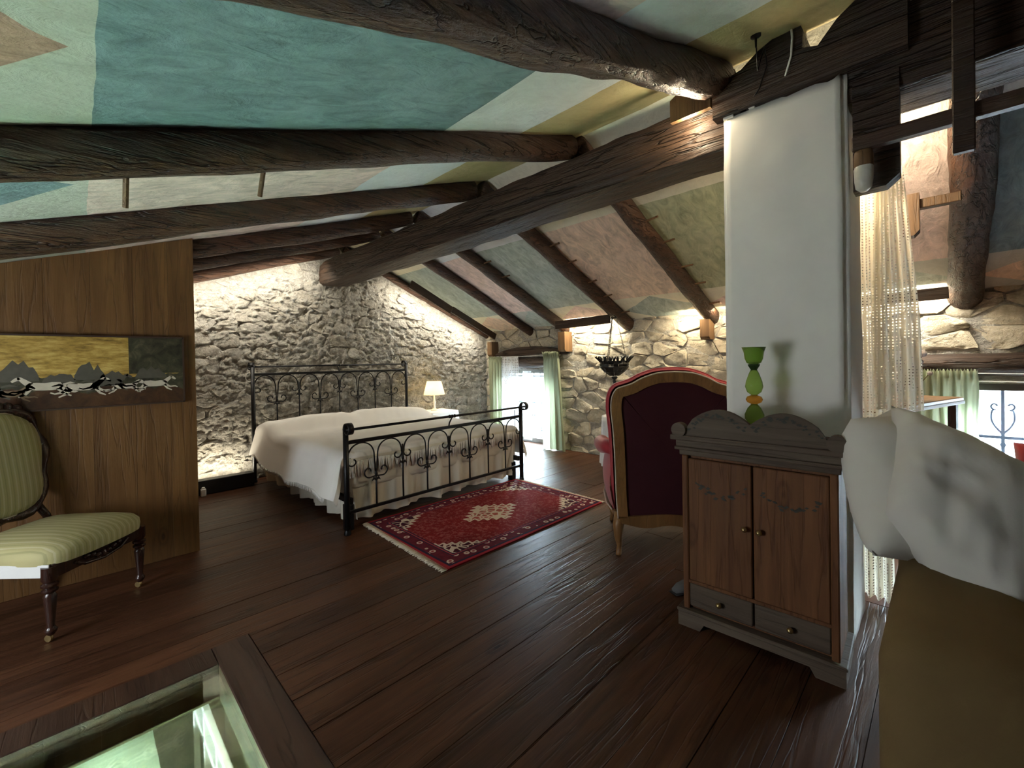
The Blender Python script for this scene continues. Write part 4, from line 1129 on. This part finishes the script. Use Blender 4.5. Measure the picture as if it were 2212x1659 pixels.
# ------------------------------------------------------------------ painted cabinet
def leafset(g, P, y, rng, s=.02):
    for (u, v) in P:
        a = rng.uniform(-.6, .6) + (pi if rng.random() < .5 else 0); L = s * rng.uniform(.7, 1.3); w_ = L * .3
        pts = [(u, v), (u + L * .5 * cos(a) - w_ * sin(a), v + L * .5 * sin(a) + w_ * cos(a)), (u + L * cos(a), v + L * sin(a)), (u + L * .5 * cos(a) + w_ * sin(a), v + L * .5 * sin(a) - w_ * cos(a))]
        g.prism(pts, y - .0012, y)
def cabinet():
    root = thing('painted_cabinet', 'small old wooden cabinet with humped top and painted leaf garlands before the pillar', 'cabinet', (-.915, 2.08, 0), radians(2.5))
    W, D = .615, .27
    g = G(); g.bx(0, W, .02, D, .07, .86, .003); g.obj('body', CABW, root)
    xm = W / 2
    for (a, b) in [(.03, xm - .004), (xm + .004, W - .03)]:
        d = G().bx(a, b, -.002, .02, .225, .815, .004).obj('door', CABW, root)
        kx = b - .025 if b < xm else a + .025
        kz = .535
        G().lathe([(.004, 0), (.004, .012), (.011, .016), (.013, .024), (.008, .032), (.001, .034)], M=Matrix.Translation((kx, 0, kz)) @ Matrix.Rotation(pi / 2, 4, 'X'), n=14).obj('knob', BRASS, d, angle=50)
        g = G(); rng = random.Random(int(a * 100) + 2)
        leafset(g, [(a + .03 + (b - a - .06) * i / 22, .70 - .045 * sin(pi * i / 22) + rng.uniform(-.012, .012)) for i in range(23)], -.0022, rng)
        g.obj('painted_garland', plain('leaf_paint', (.035, .032, .022), .7), d)
    for (a, b) in [(.03, xm - .004), (xm + .004, W - .03)]:
        d = G().bx(a, b, -.002, .02, .10, .21, .004).obj('drawer', CABG, root)
        G().lathe([(.004, 0), (.004, .012), (.011, .016), (.013, .024), (.008, .032), (.001, .034)], M=Matrix.Translation(((a + b) / 2, 0, .155)) @ Matrix.Rotation(pi / 2, 4, 'X'), n=14).obj('knob', BRASS, d, angle=50)
    for a in (0, W - .028): G().bx(a, a + .028, -.006, .03, .075, .83, .005).obj('stile', CABW, root)
    G().bx(.0, W, -.004, .02, .21, .226, .003).obj('mid_rail', CABW, root)
    # base with bracket feet
    G().prism([(-.02, 0), (.08, 0), (.10, .035), (W - .10, .035), (W - .08, 0), (W + .02, 0), (W + .02, .07), (-.02, .07)], -.022, 0).obj('plinth', CABG, root)
    for a in (-.02, W): G().bx(a, a + .02, -.02, D, 0, .07, .002).obj('plinth_side', CABG, root)
    G().bx(-.025, W + .025, -.027, D, .068, .085, .004).obj('base_moulding', CABG, root)
    # cornice in three steps
    for (e, z0, z1) in [(.010, .83, .856), (.028, .856, .872), (.022, .872, .905), (.042, .905, .93)]:
        G().bx(-e, W + e, -e, D, z0, z1, .005, seg=2).obj('cornice', CABG, root)
    # double-humped pediment with rolled ends
    P = []
    x0, x1 = -.035, W + .035
    P.append((x0, .928))
    for i in range(9): a = pi - pi * .9 * i / 8; P.append((x0 + .035 + .035 * cos(a), .955 + .032 * sin(a)))
    for i in range(1, 13): q = i / 12; P.append((x0 + .075 + (W / 2 + .035 - .075 - .0) * q, .955 + .105 * sin(pi * (.08 + .80 * q)) ** .8))
    P2 = [((x0 + x1) - p[0], p[1]) for p in P[::-1]]
    G().prism(P + P2, -.03, -.004).obj('pediment', CABG, root)
    g = G(); rng = random.Random(8)
    for s in (0, 1):
        for i in range(26):
            q = i / 25; u = x0 + .09 + (W / 2 - .07) * q; v = .962 + .085 * sin(pi * (.08 + .8 * q)) - .012 + rng.uniform(-.01, .008)
            leafset(g, [(u if s == 0 else x0 + x1 - u, v)], -.0302, rng, .018)
    g.obj('painted_garland', plain('leaf_paint', (.03, .03, .02), .7), root)
    for a in (x0 + .035, x1 - .035):
        G().tube([(a, -.045, .955), (a, -.002, .955)], .034, 18).obj('rolled_end', CABG, root, angle=40)
    G().bx(-.02, W + .02, -.0, D, .925, .935).obj('top_board', CABG, root)
cabinet()
def goblet():
    t = thing('glass_goblet', 'tall green glass goblet with amber ring standing on the painted cabinet', 'goblet', (-.635, 2.235, .9355))
    GR = glass('green_glass', (.40, .58, .12)); AM = glass('amber_glass', (.75, .33, .04)); DK = glass('dark_green_glass', (.03, .06, .02))
    z = 0
    G().lathe([(.045, 0), (.046, .006), (.02, .014), (.008, .022)], n=24).obj('foot', GR, t, smooth=True)
    G().lathe([(.008, .02), (.022, .045), (.040, .075), (.041, .095), (.028, .125), (.012, .145)], n=24).obj('lower_bulb', GR, t, smooth=True)
    G().lathe([(.012, .143), (.03, .152), (.036, .165), (.03, .178), (.012, .186)], n=24).obj('amber_ring', AM, t, smooth=True)
    G().lathe([(.012, .185), (.03, .20), (.038, .225), (.034, .25), (.022, .285), (.013, .305)], n=24).obj('upper_bulb', GR, t, smooth=True)
    G().lathe([(.013, .303), (.018, .312), (.024, .322), (.026, .33)], n=24).obj('stem_knop', DK, t, smooth=True)
    prof = [(.014, .328), (.030, .336), (.038, .355), (.042, .385), (.051, .41), (.049, .41), (.040, .385), (.036, .357), (.028, .341), (.004, .336)]
    G().lathe(prof, n=28).obj('cup', GR, t, smooth=True)
goblet()
# folded grey cloth slippers behind the cabinet foot
t = thing('slipper', 'grey cloth slipper lying on the floor behind the painted cabinet', 'slipper', (-1.02, 2.42, 0), radians(70))
G().tube([(-.13, 0, .02), (-.08, 0, .025), (0, 0, .03), (.08, 0, .035), (.13, 0, .03), (.15, 0, .02)], [.02, .038, .04, .046, .036, .012], 12, flat=.7).obj('upper', cloth('grey_felt', (.12, .12, .12)), t, smooth=True)
G().tube([(-.14, 0, .006), (0, 0, .006), (.15, 0, .006)], [.03, .042, .03], 12, flat=.15).obj('sole', BLACK, t, smooth=True)

# ------------------------------------------------------------------ striped side chair
def chair():
    # front rail runs between the two front legs; local +y is the way the chair faces
    root = thing('side_chair', 'antique side chair with striped yellow-green upholstery and turned legs', 'side chair', (-3.36, -.10, 0), radians(-44.5))
    st = NT('striped_upholstery'); v = st.coord(); X = st.sep(v)
    s1 = st.math('SINE', st.math('MULTIPLY', X[0], 420.0)); s2 = st.math('SINE', st.math('MULTIPLY', X[0], 190.0))
    c = st.mix(st.math('MULTIPLY_ADD', s1, .25, .5), (.40, .36, .17), (.34, .31, .14)); c = st.mix(st.math('GREATER_THAN', s2, .80), c, (.45, .41, .24)); c = st.mix(st.math('LESS_THAN', s2, -.85), c, (.29, .275, .12))
    st.col(c); st.rough(.7); st.bump(st.noise(v, 240, 2), .15, .003); ST = st.m
    W2_, D2 = .25, .235
    # seat pad: trapezoid, domed
    def outline(a):
        x_, y_ = cos(a), sin(a); q = 1 / (abs(x_) ** 6 + abs(y_) ** 6) ** (1 / 6); x_, y_ = x_ * q, y_ * q
        return (x_ * (W2_ + .025) * (1 - .06 * (1 - y_)), y_ * (D2 + .03) + .02 * (y_ > .9) * (1 - x_ * x_))
    g = G(); n = 48; V_, F_ = [], []
    rings = [(1.0, .365), (1.01, .39), (1.0, .42), (.93, .445), (.75, .465), (.45, .477), (.15, .482)]
    for k, z in rings:
        for i in range(n): p = outline(2 * pi * i / n); V_.append((p[0] * k, p[1] * k, z))
    for r in range(len(rings) - 1):
        for i in range(n): j = (i + 1) % n; F_.append((r * n + i, r * n + j, (r + 1) * n + j, (r + 1) * n + i))
    F_.append(tuple((len(rings) - 1) * n + i for i in range(n))); g.add(V_, F_).obj('seat_pad', ST, root, smooth=True)
    # rails
    G().bx(-W2_, W2_, D2 - .03, D2 + .01, .30, .37, .006).obj('front_rail', CHAIRW, root)
    G().bx(-W2_ + .02, W2_ - .02, -D2, -D2 + .03, .31, .37, .006).obj('rear_rail', CHAIRW, root)
    for s in (-1, 1): G().bx(s * (W2_ - .01) - .015, s * (W2_ - .01) + .015, -D2, D2, .31, .37, .006).obj('side_rail', CHAIRW, root)
    g = G()
    for i in range(7): a = -.09 + .03 * i; g.ball((a, D2 + .014, .325 + .012 * cos(i * 1.05)), (.017, .012, .015 + .008 * (i == 3)), n=10)
    g.tube([(-.15, D2 + .01, .335), (-.10, D2 + .014, .305), (0, D2 + .016, .292), (.10, D2 + .014, .305), (.15, D2 + .01, .335)], .008, 8)
    g.obj('carved_apron', CHAIRW, root, smooth=True)
    wb = cloth('white_side_band', (.68, .68, .66)); 
    G().bx(W2_ + .008, W2_ + .014, -D2 + .03, D2 + .0, .31, .372, .002).obj('side_band', wb, root)  # thin white strip along the near side rail
    # turned front legs with castors
    prof = [(.012, .035), (.022, .05), (.024, .06), (.018, .068), (.014, .08), (.021, .17), (.025, .22), (.018, .235), (.030, .245), (.030, .252), (.020, .258), (.032, .27), (.032, .278), (.022, .285), (.030, .30), (.030, .36)]
    for s in (-1, 1):
        l = G().lathe(prof, (s * (W2_ - .0), D2 - .01, 0), 16).obj('leg', CHAIRW, root, angle=50)
        G().lathe([(.016, -.007), (.018, -.004), (.018, .004), (.016, .007)], M=Matrix.Translation((s * W2_, D2 - .02, .018)) @ Matrix.Rotation(pi / 2, 4, 'Y'), n=14).obj('castor', BRASS, l, angle=40)
        G().tube([(s * (W2_ - .03), -D2 - .01, .36), (s * (W2_ - .03), -D2 - .015, .2), (s * (W2_ - .02), -D2 - .06, 0)], [.02, .019, .016], 10).obj('leg', CHAIRW, root, smooth=True)
    # back: upholstered cartouche in a carved frame
    def bo(a):
        x_, z_ = cos(a), sin(a); q = 1 / (abs(x_) ** 2.8 + abs(z_) ** 2.8) ** (1 / 2.8)
        ww = .215 * (1 + .05 * z_ * q - .10 * max(0, 1 - abs(z_ * q + .25) / .5))
        return (x_ * q * ww, .79 + z_ * q * .275)
    def bp(u, z, y): return (u, -D2 - .005 + y - .16 * (z - .4), z)
    g = G(); V_, F_ = [], []; n = 44
    rr = [(1, .0), (.97, .028), (.85, .045), (.6, .055), (.25, .06)]
    for k, y in rr:
        for i in range(n): u, z = bo(2 * pi * i / n); z = .79 + (z - .79) * k; V_.append(bp(u * k, z, y))
    for r in range(len(rr) - 1):
        for i in range(n): j = (i + 1) % n; F_.append((r * n + i, r * n + j, (r + 1) * n + j, (r + 1) * n + i))
    F_.append(tuple((len(rr) - 1) * n + i for i in range(n))); g.add(V_, F_).obj('back_pad', ST, root, smooth=True)
    P = [];
    for i in range(n + 1): u, z = bo(2 * pi * i / n); P.append(bp(u * 1.07, .79 + (z - .79) * 1.05, .004 + .01 * cos(6 * 2 * pi * i / n)))
    G().tube(P, [.024 + .007 * sin(9 * 2 * pi * i / n) for i in range(n + 1)], 10, cap=False).obj('back_frame', CHAIRW, root, smooth=True)
    g = G()
    for i in range(7): a = pi / 2 + (i - 3) * .17; u, z = bo(a); g.ball(bp(u * 1.1, .79 + (z - .79) * 1.13, .012), (.03, .018, .026 + .012 * (i == 3)), n=10)
    g.obj('carved_crest', CHAIRW, root, smooth=True)
    for s in (-1, 1): G().tube([bp(s * .15, .54, .0), bp(s * .19, .46, .0), (s * (W2_ - .03), -D2 - .01, .34)], [.02, .019, .02], 8).obj('back_stile', CHAIRW, root, smooth=True)
    nail = plain('nail_trim', (.5, .46, .38), .3, .5)
    P = [bp(bo(2 * pi * i / n)[0] * 1.0, .79 + (bo(2 * pi * i / n)[1] - .79) * 1.0, .014) for i in range(n + 1)]
    G().tube(P, .005, 6, cap=False).obj('gimp_trim', nail, root, smooth=True)
chair()

# ------------------------------------------------------------------ iron hanging basket
def basket():
    root = thing('iron_hanging_basket', 'black wrought-iron openwork basket hanging on chains from a rafter', 'hanging basket', (-2.845, 4.60, 1.0))
    prof = [(.015, .075), (.05, .10), (.12, .15), (.165, .20), (.175, .24), (.16, .275), (.165, .30)]
    n = 18
    # plates between ribs: pierced bowl
    for k in range(n):
        a0, a1 = 2 * pi * k / n, 2 * pi * (k + .93) / n; g = G(); V_, F_ = [], []
        for r, z in prof[1:6]:
            V_ += [(r * cos(a0), r * sin(a0), z), (r * cos(a1), r * sin(a1), z)]
        for i in range(len(prof[1:6]) - 1): F_.append((2 * i, 2 * i + 1, 2 * i + 3, 2 * i + 2))
        if k % 3 == 2: F_ = F_[:2] + F_[3:]
        o = g.add(V_, F_).obj('bowl_plate', IRON, root); md = o.modifiers.new('thickness', 'SOLIDIFY'); md.thickness = .005
    for z, r in ((.15, .12), (.205, .168), (.275, .162)):
        G().tube([(r * cos(2 * pi * i / 24), r * sin(2 * pi * i / 24), z) for i in range(25)], .007, 6, cap=False).obj('hoop', IRON, root, smooth=True)
    rng = random.Random(6)
    for k in range(12):
        a = 2 * pi * k / 12; r0 = .16
        P = [(r0 * cos(a), r0 * sin(a), .26), ((r0 + .03) * cos(a), (r0 + .03) * sin(a), .30), ((r0 + .06) * cos(a + .08), (r0 + .06) * sin(a + .08), .315 + rng.uniform(-.01, .02)), ((r0 + .045) * cos(a + .16), (r0 + .045) * sin(a + .16), .34)]
        G().tube(P, [.010, .012, .012, .003], 6).obj('leaf_spike', IRON, root, smooth=True)
        a += .26; P = [(r0 * cos(a), r0 * sin(a), .27), (r0 * .98 * cos(a), r0 * .98 * sin(a), .31), (r0 * 1.08 * cos(a), r0 * 1.08 * sin(a), .335)]
        G().tube(P, [.012, .014, .003], 6).obj('leaf_spike', IRON, root, smooth=True)
    G().lathe([(.004, -.01), (.016, .01), (.024, .03), (.012, .05), (.03, .065), (.04, .08), (.03, .095)], n=12).obj('finial', IRON, root, smooth=True)
    top = Vector((.0, .02, .86))
    for k in range(3):
        a = 2 * pi * k / 3 + .5; p0 = Vector((.15 * cos(a), .15 * sin(a), .275)); p1 = Vector((.035 * cos(a), .035 * sin(a), .80)); g = G(); N = 22
        for i in range(N):
            q0, q1 = p0.lerp(p1, i / N), p0.lerp(p1, (i + 1.15) / N); sd = Vector((-sin(a), cos(a), 0)) if i % 2 else Vector((cos(a), sin(a), 0))
            m = (q0 + q1) / 2; g.tube([q0, m + sd * .006, q1], .0028, 4); g.tube([q0, m - sd * .006, q1], .0028, 4)
        g.obj('chain', IRON, root, smooth=True)
    G().tube([(.04 * cos(i * pi / 6), .04 * sin(i * pi / 6), .80) for i in range(13)], .005, 6, cap=False).obj('chain_ring', IRON, root, smooth=True)
    G().tube([(.04, 0, .80), (0, .01, .84), (-.04, 0, .80)], .004, 5).obj('hook', IRON, root, smooth=True)
    G().tube([(0, .01, .84), (0, .01, .93)], .005, 5).obj('hook_rod', IRON, root, smooth=True)
basket()
# iron stands by the window
for (x_, y_, lab) in [(-4.45, 4.62, 'thin iron floor stand with round foot before the window, next to the green curtain'), (-4.66, 4.70, 'thin iron floor stand with round foot before the window, behind the bed post')]:
    t = thing('iron_floor_stand', lab, 'floor stand', (x_, y_, 0), group='iron stands before the window')
    G().lathe([(.06, 0), (.06, .008), (.02, .016), (.008, .03)], n=18).obj('foot', IRON, t, angle=40)
    G().tube([(0, 0, .02), (0, 0, .55)], .006, 6).obj('rod', IRON, t, smooth=True)
    G().ball((0, 0, .22), (.012, .012, .03)).obj('knop', IRON, t, smooth=True)
# small lace-covered table behind the armchair
t = thing('lace_table', 'small round table under a white lace cloth behind the red armchair', 'table', (-2.58, 4.42, 0))
G().lathe([(.27, .62), (.27, .64)], n=28).obj('tabletop', CORB, t, angle=40); G().lathe([(.14, 0), (.14, .02), (.03, .05), (.03, .62)], n=14).obj('pedestal', CORB, t, angle=40)
o = G().grid(lambda a, b: ((.28 * min(1, b * 2) + .04 * max(0, b - .5)  + .02 * sin(a * 2 * pi * 11) * max(0, b * 2 - 1)) * cos(a * 2 * pi), (.28 * min(1, b * 2) + .04 * max(0, b - .5) + .02 * sin(a * 2 * pi * 11) * max(0, b * 2 - 1)) * sin(a * 2 * pi), .648 - max(0, b - .5) * 1.1), 88, 16).obj('lace_tablecloth', cloth('white_lace_cloth', (.74, .75, .76), (.6, .61, .63), weave=40, bump=.4), smooth=True)
o.location = (-2.58, 4.42, 0); tag(o, 'white lace cloth hanging over the small round table behind the red armchair', 'tablecloth')

# ------------------------------------------------------------------ sofa corner on the right
def pillow(name, C, thick, mat, label, seed=0, bend=0):
    """C: four corner points tl, tr, br, bl"""
    C = [Vector(c) for c in C]; nrm = (C[1] - C[0]).cross(C[3] - C[0]).normalized(); ctr = sum(C, Vector()) / 4
    n = 30; V_, F_ = [], []
    for s in (1, -1):
        for j in range(n + 1):
            for i in range(n + 1):
                a, b = i / n, j / n
                p = C[0].lerp(C[1], a).lerp(C[3].lerp(C[2], a), b)
                e = ((1 - (2 * a - 1) ** 4) * (1 - (2 * b - 1) ** 4)) ** .6
                pin = 1 - .10 * (4 * a * (1 - a)) * (abs(b - .5) * 2) ** 6; 
                edge = (p - ctr); k = 1 - .06 * ((1 - abs(2 * a - 1)) * (abs(2 * b - 1)) ** 4 + (1 - abs(2 * b - 1)) * (abs(2 * a - 1)) ** 4)
                p = ctr + edge * k
                wr = .024 * nz(a * 3.2 + seed, b * 3.2, s) + .013 * (1 - abs(nz(a * 4 + b * 5 + seed, b * 2 - a * 1.5, s)) * 2) + .006 * nz(a * 14 + seed, b * 5, s)
                V_.append(p + nrm * s * (thick * .5 * e + wr * e))
    N = (n + 1) ** 2
    for s in (0, 1):
        for j in range(n):
            for i in range(n):
                q = s * N + j * (n + 1) + i; F_.append((q, q + 1, q + n + 2, q + n + 1))
    o = G().add(V_, F_).obj(name, mat, smooth=True, weld=True)
    return tag(o, label, 'pillow')
SOFA = thing('sofa', 'low ochre-brown upholstered sofa in the dark corner beside the painted cabinet', 'sofa', (.395, 1.68, 0))
G().bx(-.50, .75, -.34, .48, .10, .46, .07, seg=4).obj('seat_base', OCHRE, SOFA, smooth=True)
G().bx(-.52, -.20, -.36, .46, .10, .64, .10, seg=5).obj('arm', OCHRE, SOFA, smooth=True)
G().bx(-.52, .75, .30, .52, .10, .86, .09, seg=5).obj('backrest', OCHRE, SOFA, smooth=True)
for a in (-.44, .66):
    for b in (-.28, .42): G().tube([(a, b, 0), (a, b, .12)], [.02, .028], 10).obj('leg', CHAIRW, SOFA, smooth=True)
pillow('large_pillow', [(-0.149, 2.197, 1.106), (0.289, 2.094, 0.874), (0.211, 1.783, 0.283), (-0.143, 1.858, 0.778)], .25, PILLOW, 'large plump grey-white pillow lying in front on the ochre sofa', 3)
pillow('large_pillow', [(-0.258, 2.087, 1.056), (-0.148, 2.395, 1.080), (0.121, 2.317, 0.470), (-0.171, 1.801, 0.652)], .22, PILLOW, 'grey-white pillow squeezed between the cabinet and the front pillow', 8)
pillow('red_cushion', [(.21, 2.93, .90), (.68, 2.93, .90), (.68, 2.83, .50), (.21, 2.83, .50)], .14, RED, 'red cushion peeking out behind the large pillow by the window')
t = thing('red_stool', 'small red upholstered stool carrying the red cushion behind the sofa', 'stool', (.45, 2.90, 0))
G().bx(-.25, .25, -.2, .2, .40, .50, .03, seg=3).obj('seat', RED, t, smooth=True)
for a in (-.2, .2):
    for b in (-.15, .15): G().tube([(a, b, 0), (a, b, .42)], [.014, .02], 8).obj('leg', CHAIRW, t, smooth=True)
# tall wooden table before the right window
t = thing('tall_table', 'tall table with pale brown wooden top beside the lace canopy', 'table', (-.27, 3.16, 0), radians(-16))
G().bx(-.34, 0, 0, 1.30, .965, .99, .004).obj('tabletop', OAKW, t)
G().bx(-.345, .006, -.006, 1.306, .945, .967, .003).obj('edge_trim', WHITE, t)
for a in (-.31, -.04):
    for b in (.05, 1.24): G().bx(a - .022, a + .022, b - .022, b + .022, 0, .95, .004).obj('leg', wood('dark_leg', (.06, .03, .018), (.03, .015, .01), 'z') if 'dark_leg' not in bpy.data.materials else bpy.data.materials['dark_leg'], t)
# dried flowers on the tall table
t = thing('dried_flowers', 'bunch of pale dried flowers on the tall wooden table', 'dried flowers', (-.17, 3.75, .99))
rng = random.Random(2); g = G(); g2 = G()
for k in range(26):
    a = rng.uniform(0, 2 * pi); r = rng.uniform(.0, .11); z = rng.uniform(.18, .36); g.tube([(0, 0, .02), (r * .5 * cos(a), r * .5 * sin(a), z * .6), (r * cos(a), r * sin(a), z)], .002, 4); g2.ball((r * cos(a), r * sin(a), z), rng.uniform(.014, .024), n=7)
tag(g.obj('stems', CORB, t), kind='stuff'); tag(g2.obj('blossoms', plain('dried_petals', (.55, .53, .56), .9, 0, 60, .4), t), kind='stuff')
G().lathe([(.03, 0), (.035, .03), (.028, .07), (.034, .09)], n=14).obj('pot', WHITE, t, angle=50)

# ------------------------------------------------------------------ things in the room below the glass hatch
t = thing('green_bed', 'bed with pale green cover standing in the room below the glass hatch', 'bed', (-3.75, -.65, -2.4))
GC = cloth('pale_green_cover', (.44, .50, .34), (.36, .42, .27), weave=80)
G().bx(-1.1, 1.0, -1.0, 1.0, .2, .92, .05, seg=2).obj('mattress', GC, t, angle=60)
G().grid(lambda a, b: (-1.1 + 2.1 * a, -1.0 + 2.0 * b, .935 + .04 * nz(a * 6, b * 6) + .015 * nz(a * 19, b * 10)), 40, 40).obj('cover', GC, t, smooth=True)
for a in (-1.0, .9):
    for b in (-.9, .9): G().tube([(a, b, 0), (a, b, .25)], .03, 8).obj('leg', CHAIRW, t)
pillow('pale_pillow', [(-3.3, -.1, -1.325), (-2.85, .02, -1.325), (-2.98, .33, -1.325), (-3.43, .2, -1.325)], .2, cloth('pale_yellow_cotton', (.66, .64, .40)), 'pale yellow-green pillow on the bed below the glass hatch')
t = thing('lower_railing', 'pale railing beside the green bed in the room below the glass hatch', 'railing', (-3.6, .62, -2.4))
for z in (.95, 1.15): G().bx(-.7, 1.0, -.02, .02, z, z + .04, .004).obj('rail', WHITE, t)
for k in range(5): G().bx(-.7 + .415 * k, -.66 + .415 * k, -.02, .02, 0, 1.18, .004).obj('post', WHITE, t)
